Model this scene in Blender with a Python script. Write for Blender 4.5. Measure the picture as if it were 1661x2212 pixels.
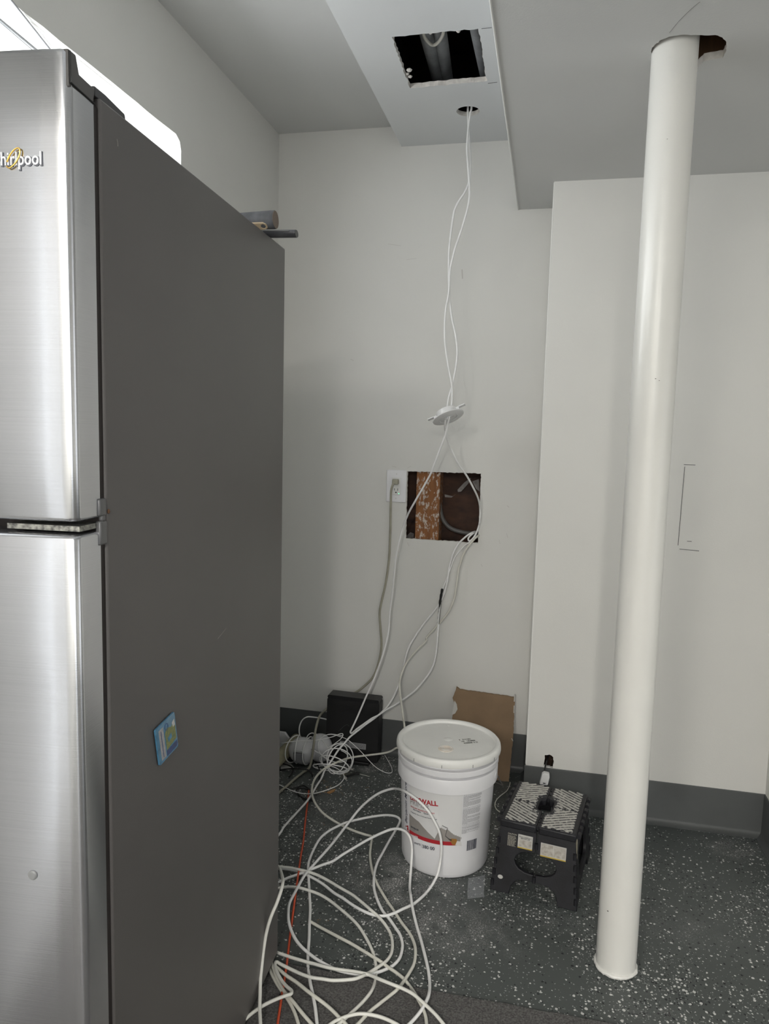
import bpy, bmesh, math, random
from mathutils import Vector, Matrix, noise
random.seed(7)
D = bpy.data
for o in list(D.objects): D.objects.remove(o)
sc = bpy.context.scene
COL = sc.collection

# ------------------------------------------------------------------ camera
FPX, IW, IH, CAMZ = 1590.0, 1661.0, 2212.0, 1.29
PSI, THE, RHO = .21947, .10998, -.02594
def cam_axes():
    cp, sp = math.cos(PSI), math.sin(PSI)
    f = Vector((-sp*math.cos(THE), cp*math.cos(THE), -math.sin(THE)))
    r = Vector((cp, sp, 0)); d = f.cross(r)
    c, s = math.cos(RHO), math.sin(RHO)
    return c*r + s*d, -s*r + c*d, f
RGT, DWN, FWD = cam_axes()
CAM = Vector((0, 0, CAMZ))
cd = D.cameras.new('camera'); cam = D.objects.new('camera', cd); COL.objects.link(cam)
cd.sensor_fit = 'HORIZONTAL'; cd.sensor_width = 36; cd.lens = FPX/IW*36; cd.clip_start = .02
M = Matrix((RGT, -DWN, -FWD)).transposed().to_4x4(); M.translation = CAM
cam.matrix_world = M
sc.camera = cam

# ------------------------------------------------------------------ world, light, exposure
sc.view_settings.view_transform = 'Standard'; sc.view_settings.look = 'None'
sc.view_settings.gamma = 1; sc.view_settings.use_curve_mapping = False
sc.view_settings.exposure = 0.68
w = D.worlds.new('sky'); sc.world = w; w.use_nodes = True
bg = w.node_tree.nodes['Background']; bg.inputs[0].default_value = (.93, .97, 1, 1); bg.inputs[1].default_value = .45
def area(name, loc, rot, sx, sy, power, col=(1, 1, 1), spread=180):
    l = D.lights.new(name, 'AREA'); l.shape = 'RECTANGLE'; l.size = sx; l.size_y = sy; l.energy = power; l.color = col
    l.spread = math.radians(spread)
    o = D.objects.new(name, l); COL.objects.link(o); o.location = loc; o.rotation_euler = [math.radians(a) for a in rot]
    return o
# daylight entering by the high window of the left wall, by the glazed door on the right and by the glazed door at the rear
area('window_daylight', (-1.42, 1.10, 1.96), (0, -90, 0), 1.0, 2.8, 40, (.96, .985, 1))
area('side_door_daylight', (2.70, .55, 1.05), (0, 90, 0), 1.9, 1.5, 3.5, (1, .985, .95))
area('rear_door_daylight', (.9, -3.10, 1.1), (90, 0, 0), 1.8, 2.0, 9, (.97, .985, 1))

# ------------------------------------------------------------------ pixel helpers (photo frame -> point in the room)
def ray(x, y):
    return RGT*((x-IW/2)/FPX) + DWN*((y-IH/2)/FPX) + FWD
def onz(x, y, z):
    v = ray(x, y); return CAM + v*((z-CAMZ)/v.z)
def ony(x, y, Y):
    v = ray(x, y); return CAM + v*(Y/v.y)
def onx(x, y, X):
    v = ray(x, y); return CAM + v*(X/v.x)

# ------------------------------------------------------------------ materials
MATS = {}
def nodes(m): return m.node_tree.nodes, m.node_tree.links
def mat(name, col, rough=.5, metal=0, var=0, vscale=8, bump=0, bscale=200, spec=.5, coat=0, emit=None, estr=0, col2=None, aniso=0):
    if name in MATS: return MATS[name]
    m = D.materials.new(name); m.use_nodes = True; MATS[name] = m
    N, L = nodes(m); b = N['Principled BSDF']
    b.inputs['Base Color'].default_value = (*col, 1); b.inputs['Roughness'].default_value = rough
    b.inputs['Metallic'].default_value = metal; b.inputs['Specular IOR Level'].default_value = spec
    b.inputs['Coat Weight'].default_value = coat
    tc = N.new('ShaderNodeTexCoord')
    if var or col2:
        nz = N.new('ShaderNodeTexNoise'); nz.inputs['Scale'].default_value = vscale; nz.inputs['Detail'].default_value = 6
        L.new(tc.outputs['Object'], nz.inputs['Vector'])
        rp = N.new('ShaderNodeValToRGB'); rp.color_ramp.elements[0].position = .35; rp.color_ramp.elements[1].position = .68
        c2 = col2 or tuple(min(1, c*(1+var)) for c in col); c1 = col if col2 else tuple(c*(1-var) for c in col)
        rp.color_ramp.elements[0].color = (*c1, 1); rp.color_ramp.elements[1].color = (*c2, 1)
        L.new(nz.outputs['Fac'], rp.inputs['Fac']); L.new(rp.outputs['Color'], b.inputs['Base Color'])
    if bump:
        nb = N.new('ShaderNodeTexNoise'); nb.inputs['Scale'].default_value = bscale; nb.inputs['Detail'].default_value = 4
        L.new(tc.outputs['Object'], nb.inputs['Vector'])
        bp = N.new('ShaderNodeBump'); bp.inputs['Strength'].default_value = bump; bp.inputs['Distance'].default_value = .002
        L.new(nb.outputs['Fac'], bp.inputs['Height']); L.new(bp.outputs['Normal'], b.inputs['Normal'])
    if emit:
        b.inputs['Emission Color'].default_value = (*emit, 1); b.inputs['Emission Strength'].default_value = estr
    return m

def wall_paint(name, col, rough=.55):
    m = mat(name, col, rough, var=.025, vscale=1.7, bump=.12, bscale=260)
    return m
PAINT = wall_paint('off_white_wall_paint', (.70, .695, .665))
CEILP = wall_paint('flat_ceiling_paint', (.66, .665, .655), .75)
SOFFP = wall_paint('soffit_board_paint', (.72, .735, .74), .7)
GYPS = mat('bare_gypsum', (.72, .69, .65), .9, var=.15, vscale=60, bump=.6, bscale=150)
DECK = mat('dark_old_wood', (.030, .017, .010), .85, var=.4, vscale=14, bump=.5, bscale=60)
BASEM = mat('charcoal_vinyl_base', (.072, .077, .077), .45, var=.08, vscale=9, bump=.08, bscale=90)
WHITEP = mat('white_plastic', (.80, .80, .80), .35, var=.03, vscale=20)
CREAM = mat('cream_cable_jacket', (.76, .755, .70), .45, var=.05, vscale=30)
CREAM2 = mat('ivory_cable_jacket', (.68, .67, .60), .45, var=.06, vscale=30)
WHITEC = mat('white_cable_jacket', (.84, .84, .83), .42, var=.04, vscale=30)
OLIVE = mat('putty_cord_jacket', (.36, .345, .275), .5, var=.1, vscale=25)
ORANGE = mat('orange_cord_jacket', (.62, .085, .03), .45, var=.1, vscale=30)
BLACKP = mat('black_plastic', (.006, .006, .0065), .5, bump=.15, bscale=900)
BLACKW = mat('black_wire', (.01, .01, .01), .5)
STOOLM = mat('scuffed_black_plastic', (.010, .010, .013), .5, var=.4, vscale=20, bump=.2, bscale=300)
COLUMN = mat('glossy_white_enamel', (.74, .735, .70), .28, var=.02, vscale=5, bump=.25, bscale=40)
STEELG = mat('dull_grey_steel', (.32, .32, .32), .4, 1)
CHROME = mat('bright_chrome', (.85, .86, .88), .16, 1)
GOLD = mat('gold_trim', (.80, .52, .14), .3, 1)
GREYDARK = mat('dark_grey_plastic', (.05, .05, .052), .4)
DUCT = mat('grey_insulated_duct', (.26, .27, .28), .8, var=.15, vscale=30, bump=.5, bscale=60)

def fridge_side_mat():
    m = mat('dark_grey_textured_cabinet', (.108, .101, .098), .38, var=.05, vscale=3, bump=.22, bscale=1400)
    return m
SIDEM = fridge_side_mat()

def brushed():
    m = D.materials.new('brushed_stainless'); m.use_nodes = True
    N, L = nodes(m); b = N['Principled BSDF']
    b.inputs['Metallic'].default_value = 1; b.inputs['Roughness'].default_value = .21
    b.inputs['Anisotropic'].default_value = .86
    tg = N.new('ShaderNodeTangent'); tg.direction_type = 'UV_MAP'; tg.uv_map = 'UVMap'
    L.new(tg.outputs[0], b.inputs['Tangent'])
    tc = N.new('ShaderNodeTexCoord'); mp = N.new('ShaderNodeMapping'); mp.inputs['Scale'].default_value = (3, 3, 900)
    L.new(tc.outputs['Object'], mp.inputs['Vector'])
    nz = N.new('ShaderNodeTexNoise'); nz.inputs['Scale'].default_value = 1; nz.inputs['Detail'].default_value = 3
    L.new(mp.outputs[0], nz.inputs['Vector'])
    rp = N.new('ShaderNodeValToRGB'); rp.color_ramp.elements[0].color = (.56, .57, .60, 1); rp.color_ramp.elements[1].color = (.68, .69, .72, 1)
    L.new(nz.outputs['Fac'], rp.inputs['Fac']); L.new(rp.outputs[0], b.inputs['Base Color'])
    bp = N.new('ShaderNodeBump'); bp.inputs['Strength'].default_value = .05; bp.inputs['Distance'].default_value = .001
    L.new(nz.outputs['Fac'], bp.inputs['Height']); L.new(bp.outputs[0], b.inputs['Normal'])
    return m
STEEL = brushed()

def floor_mat():
    m = D.materials.new('flaked_epoxy_floor'); m.use_nodes = True
    N, L = nodes(m); b = N['Principled BSDF']
    tc = N.new('ShaderNodeTexCoord')
    def math_(op, a, bb=None, clamp=False):
        n = N.new('ShaderNodeMath'); n.operation = op; n.use_clamp = clamp
        for i, v in enumerate((a, bb)):
            if v is None: continue
            if isinstance(v, (int, float)): n.inputs[i].default_value = v
            else: L.new(v, n.inputs[i])
        return n.outputs[0]
    def mix(f, a, c):
        n = N.new('ShaderNodeMix'); n.data_type = 'RGBA'
        L.new(f, n.inputs[0])
        for i, v in ((6, a), (7, c)):
            if isinstance(v, tuple): n.inputs[i].default_value = (*v, 1)
            else: L.new(v, n.inputs[i])
        return n.outputs[2]
    def noise_(scale, detail=4, vec=None):
        n = N.new('ShaderNodeTexNoise'); n.inputs['Scale'].default_value = scale; n.inputs['Detail'].default_value = detail
        L.new(vec or tc.outputs['Object'], n.inputs['Vector']); return n
    nd = noise_(160, 2)
    vm = N.new('ShaderNodeVectorMath'); vm.operation = 'MULTIPLY_ADD'
    L.new(nd.outputs['Color'], vm.inputs[0]); vm.inputs[1].default_value = (.006, .006, .006); L.new(tc.outputs['Object'], vm.inputs[2])
    def flakes(scale, off, thr_out, size):
        mp = N.new('ShaderNodeMapping'); mp.inputs['Location'].default_value = off; L.new(vm.outputs[0], mp.inputs['Vector'])
        v = N.new('ShaderNodeTexVoronoi'); v.inputs['Scale'].default_value = scale; v.voronoi_dimensions = '2D'; L.new(mp.outputs[0], v.inputs['Vector'])
        s = N.new('ShaderNodeSeparateColor'); L.new(v.outputs['Color'], s.inputs[0])
        pick = math_('LESS_THAN', s.outputs[0], thr_out)
        rad = math_('MULTIPLY', s.outputs[1], size)
        near = math_('LESS_THAN', v.outputs['Distance'], rad)
        return math_('MULTIPLY', pick, near)
    cl = noise_(3.2, 3)
    den = N.new('ShaderNodeMapRange'); den.inputs[1].default_value = .40; den.inputs[2].default_value = .72; den.inputs[3].default_value = .09; den.inputs[4].default_value = .50
    L.new(cl.outputs['Fac'], den.inputs[0])
    den2 = math_('MULTIPLY', den.outputs[0], .8)
    white = flakes(120, (0, 0, 0), den.outputs[0], .44)
    white2 = flakes(230, (3.3, 1.7, 0), den2, .46)
    black = flakes(125, (7.1, 4.3, 0), den2, .44)
    base = noise_(2.2, 5)
    rp = N.new('ShaderNodeValToRGB'); rp.color_ramp.elements[0].color = (.064, .073, .070, 1); rp.color_ramp.elements[1].color = (.090, .100, .097, 1)
    L.new(base.outputs['Fac'], rp.inputs['Fac'])
    c = mix(black, rp.outputs[0], (.010, .011, .014))
    c = mix(white2, c, (.34, .35, .34))
    c = mix(white, c, (.62, .62, .60))
    # plaster dust trodden into the floor: patches with a shape of their own
    geo = N.new('ShaderNodeNewGeometry')
    tot = None
    for (x, y, rx, ry, k) in ((-.36, 1.97, .20, .18, 1.3), (-.20, 1.80, .26, .12, .9), (-.62, 2.62, .20, .10, .75), (-.30, 2.66, .22, .09, .7), (.62, 2.40, .12, .08, .7),
                              (.05, 1.90, .14, .06, .4), (-.66, 2.25, .14, .16, .35), (.42, 1.95, .20, .12, .25), (.30, 1.62, .12, .10, .3)):
        mp = N.new('ShaderNodeMapping'); mp.vector_type = 'TEXTURE'
        mp.inputs['Location'].default_value = (x, y, 0); mp.inputs['Scale'].default_value = (rx, ry, 1)
        L.new(geo.outputs['Position'], mp.inputs['Vector'])
        g = N.new('ShaderNodeTexGradient'); g.gradient_type = 'SPHERICAL'; L.new(mp.outputs[0], g.inputs['Vector'])
        t = math_('MULTIPLY', g.outputs['Fac'], k)
        tot = t if tot is None else math_('MAXIMUM', tot, t)
    dn = noise_(20, 8); dn2 = noise_(260, 3)
    d1 = N.new('ShaderNodeMapRange'); d1.inputs[1].default_value = .38; d1.inputs[2].default_value = .62; L.new(dn.outputs['Fac'], d1.inputs[0])
    d2 = N.new('ShaderNodeMapRange'); d2.inputs[1].default_value = .50; d2.inputs[2].default_value = .58; d2.inputs[3].default_value = .10; L.new(dn2.outputs['Fac'], d2.inputs[0])
    dust = math_('MULTIPLY', math_('MULTIPLY', tot, d1.outputs[0]), d2.outputs[0], True)
    c = mix(dust, c, (.46, .45, .44))
    L.new(c, b.inputs['Base Color'])
    b.inputs['Roughness'].default_value = .42; b.inputs['Specular IOR Level'].default_value = .4
    bp = N.new('ShaderNodeBump'); bp.inputs['Strength'].default_value = .12; bp.inputs['Distance'].default_value = .001
    nb = noise_(300, 3); L.new(nb.outputs['Fac'], bp.inputs['Height']); L.new(bp.outputs[0], b.inputs['Normal'])
    return m
FLOORM = floor_mat()

def carpet_mat():
    m = mat('grey_carpet_pile', (.085, .082, .080), .95, bump=1.0, bscale=800, col2=(.19, .185, .18), vscale=240, spec=.1)
    return m
CARPET = carpet_mat()

def stud_mat(name, c1, c2, smear, amount, grain=(60, 60, 5)):
    m = D.materials.new(name); m.use_nodes = True
    N, L = nodes(m); b = N['Principled BSDF']; b.inputs['Roughness'].default_value = .75
    tc = N.new('ShaderNodeTexCoord'); mp = N.new('ShaderNodeMapping'); mp.inputs['Scale'].default_value = grain
    L.new(tc.outputs['Object'], mp.inputs[0])
    nz = N.new('ShaderNodeTexNoise'); nz.inputs['Scale'].default_value = 1.2; nz.inputs['Detail'].default_value = 5; L.new(mp.outputs[0], nz.inputs['Vector'])
    rp = N.new('ShaderNodeValToRGB'); rp.color_ramp.elements[0].color = (*c1, 1); rp.color_ramp.elements[1].color = (*c2, 1)
    rp.color_ramp.elements[0].position = .3; rp.color_ramp.elements[1].position = .7
    L.new(nz.outputs['Fac'], rp.inputs['Fac'])
    mp2 = N.new('ShaderNodeMapping'); mp2.inputs['Scale'].default_value = (1, 1, .55); L.new(tc.outputs['Object'], mp2.inputs[0])
    n2 = N.new('ShaderNodeTexNoise'); n2.inputs['Scale'].default_value = 120; n2.inputs['Detail'].default_value = 7; L.new(mp2.outputs[0], n2.inputs['Vector'])
    r2 = N.new('ShaderNodeMapRange'); r2.inputs[1].default_value = .70-amount; r2.inputs[2].default_value = .82-amount; L.new(n2.outputs['Fac'], r2.inputs[0])
    mx = N.new('ShaderNodeMix'); mx.data_type = 'RGBA'; L.new(r2.outputs[0], mx.inputs[0]); L.new(rp.outputs[0], mx.inputs[6]); mx.inputs[7].default_value = (*smear, 1)
    L.new(mx.outputs[2], b.inputs['Base Color'])
    return m
STUD = stud_mat('plaster_smeared_stud', (.20, .080, .026), (.30, .125, .04), (.58, .52, .46), .16)
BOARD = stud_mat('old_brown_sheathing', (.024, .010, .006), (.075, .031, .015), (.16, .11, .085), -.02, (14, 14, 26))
KRAFT = mat('kraft_paper', (.245, .165, .098), .85, var=.10, vscale=10, bump=.3, bscale=80)
TREAD = stud_mat('plaster_dusted_tread', (.020, .020, .026), (.045, .045, .050), (.46, .45, .42), .20)
STRIP = stud_mat('dusty_tread_strip', (.40, .39, .36), (.54, .53, .49), (.10, .10, .11), -.01)

def glass_mat():
    m = D.materials.new('clear_window_glass'); m.use_nodes = True
    N, L = nodes(m); N.remove(N['Principled BSDF'])
    t = N.new('ShaderNodeBsdfTransparent'); g = N.new('ShaderNodeBsdfGlossy'); g.inputs['Roughness'].default_value = .03
    mx = N.new('ShaderNodeMixShader'); mx.inputs[0].default_value = .05
    L.new(t.outputs[0], mx.inputs[1]); L.new(g.outputs[0], mx.inputs[2])
    L.new(mx.outputs[0], N['Material Output'].inputs[0]); return m
GLASS = glass_mat()
def film_mat():
    m = D.materials.new('milky_plastic_film'); m.use_nodes = True
    N, L = nodes(m); b = N['Principled BSDF']
    b.inputs['Base Color'].default_value = (.75, .78, .82, 1); b.inputs['Roughness'].default_value = .25; b.inputs['Alpha'].default_value = .13
    return m
FILM = film_mat()

# ------------------------------------------------------------------ mesh builder
class MB:
    def __init__(s): s.v = []; s.f = []; s.uv = None
    def add(s, vs, fs):
        n = len(s.v); s.v += [tuple(v) for v in vs]; s.f += [tuple(i+n for i in f) for f in fs]; return s
    def box(s, x0, x1, y0, y1, z0, z1, T=None):
        vs = [Vector((x, y, z)) for z in (z0, z1) for y in (y0, y1) for x in (x0, x1)]
        if T: vs = [T(v) for v in vs]
        return s.add(vs, [(0, 2, 3, 1), (4, 5, 7, 6), (0, 1, 5, 4), (2, 6, 7, 3), (0, 4, 6, 2), (1, 3, 7, 5)])
    def lathe(s, prof, seg=48, c=(0, 0, 0), cap=True, T=None):
        vs = []; fs = []; k = len(prof)
        for i in range(seg):
            a = 2*math.pi*i/seg
            for r, z in prof: vs.append(Vector((c[0]+r*math.cos(a), c[1]+r*math.sin(a), c[2]+z)))
        for i in range(seg):
            j = (i+1) % seg
            for q in range(k-1): fs.append((i*k+q, j*k+q, j*k+q+1, i*k+q+1))
        if cap:
            if prof[0][0] > 1e-6: fs.append(tuple(i*k for i in range(seg))[::-1])
            if prof[-1][0] > 1e-6: fs.append(tuple(i*k+k-1 for i in range(seg)))
        if T: vs = [T(v) for v in vs]
        return s.add(vs, fs)
    def tube(s, pts, r, seg=8, cap=True, closed=False, flat=None):
        pts = [Vector(p) for p in pts]; n = len(pts); vs = []; fs = []
        up = None
        for i, p in enumerate(pts):
            a = pts[max(i-1, 0)] if not closed else pts[i-1]; b = pts[min(i+1, n-1)] if not closed else pts[(i+1) % n]
            t = (b-a).normalized() if (b-a).length > 1e-9 else Vector((0, 0, 1))
            if up is None: up = t.orthogonal().normalized()
            up = (up - t*up.dot(t)); up = up.normalized() if up.length > 1e-6 else t.orthogonal().normalized()
            if flat: up = (Vector(flat) - t*Vector(flat).dot(t)).normalized()
            sd = t.cross(up)
            ri = r[i] if isinstance(r, (list, tuple)) and not flat else r
            for q in range(seg):
                an = 2*math.pi*q/seg
                if flat: vs.append(p + up*(math.cos(an)*r[0]) + sd*(math.sin(an)*r[1]))
                else: vs.append(p + up*(math.cos(an)*ri) + sd*(math.sin(an)*ri))
        m = n if closed else n-1
        for i in range(m):
            j = (i+1) % n
            for q in range(seg): fs.append((i*seg+q, i*seg+(q+1) % seg, j*seg+(q+1) % seg, j*seg+q))
        if cap and not closed:
            fs.append(tuple(range(seg))[::-1]); fs.append(tuple((n-1)*seg+q for q in range(seg)))
        return s.add(vs, fs)
    def plate(s, outer, holes, th, T):
        """flat plate with holes: outlines in (u,v), thickness along w from 0 to th, T(u,v,w) -> point"""
        bm = bmesh.new(); loops = []
        for lp in [outer]+holes:
            vs = [bm.verts.new((u, v, 0)) for u, v in lp]; loops.append(vs)
            for i in range(len(vs)): bm.edges.new((vs[i], vs[(i+1) % len(vs)]))
        bmesh.ops.triangle_fill(bm, use_beauty=True, use_dissolve=False, edges=bm.edges[:], normal=(0, 0, 1))
        bm.verts.index_update(); n = len(bm.verts)
        base = [v.co.copy() for v in bm.verts]
        fs = [tuple(v.index for v in f.verts) for f in bm.faces]
        vs = [T(c.x, c.y, 0) for c in base]+[T(c.x, c.y, th) for c in base]
        F = [f for f in fs]+[tuple(i+n for i in f[::-1]) for f in fs]
        for lp in loops:
            k = [v.index for v in lp]
            for i in range(len(k)): a, b = k[i], k[(i+1) % len(k)]; F.append((a, b, b+n, a+n))
        bm.free(); return s.add(vs, F)
    def mesh(s, name, mats, smooth=True, ang=35):
        me = D.meshes.new(name); me.from_pydata(s.v, [], s.f)
        for m in (mats if isinstance(mats, (list, tuple)) else [mats]): me.materials.append(m)
        bm = bmesh.new(); bm.from_mesh(me); bmesh.ops.recalc_face_normals(bm, faces=bm.faces)
        ca = math.radians(ang)
        for f in bm.faces: f.smooth = smooth
        for e in bm.edges:
            e.smooth = not (len(e.link_faces) == 2 and e.calc_face_angle(0) > ca)
        bm.to_mesh(me); bm.free(); return me
    def build(s, name, mats, parent=None, smooth=True, bev=0, ang=35, seg=2):
        o = D.objects.new(name, s.mesh(name, mats, smooth, ang)); COL.objects.link(o); o.parent = parent
        if bev:
            b = o.modifiers.new('bevel', 'BEVEL'); b.width = bev; b.segments = seg; b.limit_method = 'ANGLE'; b.angle_limit = math.radians(40)
        return o
def tag(o, label, cat, group=None, kind=None):
    o['label'] = label; o['category'] = cat
    if group: o['group'] = group
    if kind: o['kind'] = kind
    return o
def thing(name, label, cat, loc=(0, 0, 0), rz=0, group=None):
    o = D.objects.new(name, None); COL.objects.link(o); o.empty_display_size = .05
    o.location = loc; o.rotation_euler = (0, 0, rz); return tag(o, label, cat, group)
def struct(o, label=None):
    o['kind'] = 'structure'
    if label: o['label'] = label
    return o
def copy_part(o, parent, loc=None):
    c = o.copy(); COL.objects.link(c); c.parent = parent
    if loc is not None: c.location = loc
    return c
def rect(u0, u1, v0, v1): return [(u0, v0), (u1, v0), (u1, v1), (u0, v1)]
def jag(poly, amp, step, seed=0, smooth_=0):
    rnd = random.Random(seed); out = []
    n = len(poly)
    for i in range(n):
        a, b = Vector(poly[i]), Vector(poly[(i+1) % n]); L_ = (b-a).length; k = max(1, int(L_/step))
        nrm = Vector((-(b-a).y, (b-a).x)).normalized()
        for j in range(k):
            p = a.lerp(b, j/k)
            if j: p += nrm*rnd.uniform(-amp, amp)
            out.append((p.x, p.y))
    return out
def circle(cx, cy, r, n=32, ry=None): return [(cx+r*math.cos(2*math.pi*i/n), cy+(ry or r)*math.sin(2*math.pi*i/n)) for i in range(n)]
def smooth_path(pts, sub=6):
    P = [Vector(p) for p in pts]; out = []
    for i in range(len(P)-1):
        p0, p1, p2, p3 = P[max(i-1, 0)], P[i], P[i+1], P[min(i+2, len(P)-1)]
        for j in range(sub):
            t = j/sub; t2 = t*t; t3 = t2*t
            out.append(.5*((2*p1)+(p2-p0)*t+(2*p0-5*p1+4*p2-p3)*t2+(3*p1-p0-3*p2+p3)*t3))
    out.append(P[-1]); return out
_txt = {}
def text2d(s, size=1, bold=0, shear=0, align='LEFT', space=1):
    key = (s, bold, shear, align, space)
    if key not in _txt:
        cu = D.curves.new('lettering', 'FONT'); cu.body = s; cu.size = 1; cu.offset = bold; cu.shear = shear; cu.align_x = align
        cu.space_character = space; cu.resolution_u = 3
        ob = D.objects.new('lettering', cu); COL.objects.link(ob)
        dg = bpy.context.evaluated_depsgraph_get(); dg.update()
        me = ob.evaluated_get(dg).to_mesh()
        _txt[key] = ([(v.co.x, v.co.y) for v in me.vertices], [tuple(p.vertices) for p in me.polygons])
        D.objects.remove(ob); D.curves.remove(cu)
    vs, fs = _txt[key]; return [(x*size, y*size) for x, y in vs], fs

# ================================================================== the room
YB = 2.770           # back wall
XL = -1.066          # left wall
YA = 2.505           # wall of the bump-out on the right
XA = -.032           # its outer corner
XR = .735            # short wall on the right
ZC, ZM = 2.399, 2.327
def ZLOW(Y): return 2.088 + (YB-Y)*.022
XM, XS = -.589, -.156   # left edges of the two dropped ceilings
YR = -3.2; XF = 2.80

# floor
fl = MB(); fl.add([(XL-.05, YR-.1, 0), (XF+.1, YR-.1, 0), (XF+.1, YB+.1, 0), (XL-.05, YB+.1, 0)], [(0, 1, 2, 3)])
fl.box(XL-.05, XF+.1, YR-.1, YB+.1, -.12, -.001)
struct(fl.build('floor', FLOORM), 'grey green epoxy floor with black and white flakes')

# back wall with the cut-out behind the cables
hole = [ony(880, 1018, YB), ony(1039, 1023, YB), ony(1032, 1173, YB), ony(876, 1163, YB)]
hole2 = jag([(p.x, p.z) for p in hole], .0013, .007, 3)
wb = MB().plate(rect(XL-.06, XF, 0, 2.42), [hole2], .014, lambda u, v, w_: Vector((u, YB+w_, v)))
wallb = struct(wb.build('wall_back', [PAINT, GYPS], ang=20), 'off white back wall with a rectangular cut-out')
for p in wallb.data.polygons:      # cut edges show bare gypsum
    c = p.center; n = p.normal
    if abs(n.y) < .5 and -.7 < c.x < -.2 and .7 < c.z < 1.3: p.material_index = 1
# cavity behind the cut-out
hx0, hx1 = min(p.x for p in hole)-.05, max(p.x for p in hole)+.06; hz0, hz1 = .78, 1.22
yb2 = YB+.014
cav = MB().box(hx0, hx1, yb2+.092, yb2+.11, hz0, hz1)
cav.box(hx0-.02, hx0, yb2, yb2+.11, hz0, hz1); cav.box(hx1, hx1+.02, yb2, yb2+.11, hz0, hz1)
cav.box(hx0-.02, hx1+.02, yb2, yb2+.11, hz0-.02, hz0); cav.box(hx0-.02, hx1+.02, yb2, yb2+.11, hz1, hz1+.02)
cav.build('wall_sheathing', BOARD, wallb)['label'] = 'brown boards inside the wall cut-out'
s0, s1 = ony(898, 1100, yb2+.004).x, ony(949, 1100, yb2+.004).x
st = MB().box(s0, s1, yb2+.003, yb2+.09, hz0, hz1); st.build('wall_stud', STUD, wallb, bev=.002)['label'] = 'plaster smeared wooden stud inside the cut-out'
yc = yb2+.05
pc = [ony(949, 1085, yc), ony(955, 1118, yc), ony(972, 1140, yc), ony(1000, 1150, yc), ony(1030, 1153, yc-.005), ony(1055, 1156, yc)]
MB().tube(smooth_path(pc, 6), .0085, 10).build('buried_cable', mat('grey_cable', (.11, .105, .10), .5), wallb)['label'] = 'thick grey cable curving inside the wall'
fm = mat('torn_foil_paper', (.24, .22, .21), .6, var=.2, vscale=60)
for i, q in enumerate(([(960, 1068), (978, 1072), (985, 1067), (975, 1075), (961, 1074)], [(988, 1058), (1003, 1042), (1017, 1032), (1012, 1044), (996, 1062), (989, 1063)],
                       [(1020, 1040), (1034, 1035), (1036, 1062), (1028, 1056)], [(878, 1158), (886, 1150), (894, 1153), (893, 1162), (879, 1163)])):
    m_ = MB().plate([(p.x, p.z) for p in (ony(x, y, yb2+.08) for x, y in q)], [], .002, lambda u, v, w_: Vector((u, yb2+.082+w_, v)))
    m_.build('torn_paper', fm, wallb, smooth=False)

# left wall with the high window opening
WY0, WY1, WZ0, WZ1 = .42, 2.005, 1.60, 2.10
wl_open = [(WY0, WZ0), (WY1, WZ0), (WY1, WZ1-.035), (WY1-.008, WZ1-.012), (WY1-.03, WZ1), (WY0, WZ1)]
RD = .27
wl = MB().plate(rect(YR-.06, YB+.02, 0, 2.62), [jag(wl_open, .0015, .05, 5)], .014, lambda u, v, w_: Vector((XL-w_, u, v)))
walll = struct(wl.build('wall_left', PAINT, ang=20), 'off white left wall above the fridge')
rv = MB()
loop = wl_open
for i in range(len(loop)):
    a, b = loop[i], loop[(i+1) % len(loop)]
    rv.add([(XL-.012, a[0], a[1]), (XL-.012, b[0], b[1]), (XL-RD, b[0], b[1]), (XL-RD, a[0], a[1])], [(0, 1, 2, 3)])
rv.build('window_reveal', wall_paint('white_reveal_paint', (.78, .78, .76), .5), walll, ang=20)
win = D.objects.new('window_1', None); COL.objects.link(win); win.location = (XL-RD, (WY0+WY1)/2, WZ0); struct(win, 'high horizontal basement window, blown out by daylight')
ww = (WY1-WY0)/2; wh = WZ1-WZ0
FRM = mat('grey_window_frame', (.33, .34, .36), .4)
fr = MB(); t = .03
for (a, b, c, d) in ((-ww, ww, 0, t), (-ww, ww, wh-t*.5, wh), (-ww, -ww+t, 0, wh), (ww-t, ww, 0, wh)): fr.box(-.02, .02, a, b, c, d)
fr.build('window_frame', FRM, win, smooth=False)
for nm, pa, pb2, zz_, r_ in (('window_track', (0, 43), (76, 106), 2.091, .0030), ('window_track_lip', (0, 48), (70, 108), 2.089, .0010), ('stay_arm', (30, 8), (106, 104), 2.095, .0021)):
    a1, a2 = onz(*pa, zz_)-win.location, onz(*pb2, zz_)-win.location
    MB().tube([a1+(a1-a2)*.5, a1, a2, a2+(a2-a1)*.5], r_, 8).build(nm, FRM, win)
gl = MB(); gl.box(-.003, .001, -ww+t, ww-t, t, wh-t*.5); gl.build('window_pane', GLASS, win, smooth=False)
# flaking paint at the corner of the opening
q = [(352, 303), (362, 292), (378, 291), (382, 297), (372, 302), (361, 307)]
fk = MB().plate([(p.y, p.z) for p in (onx(x, y, XL) for x, y in q)], [], .0015, lambda u, v, w_: Vector((XL+.001+w_, u, v)))

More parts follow.
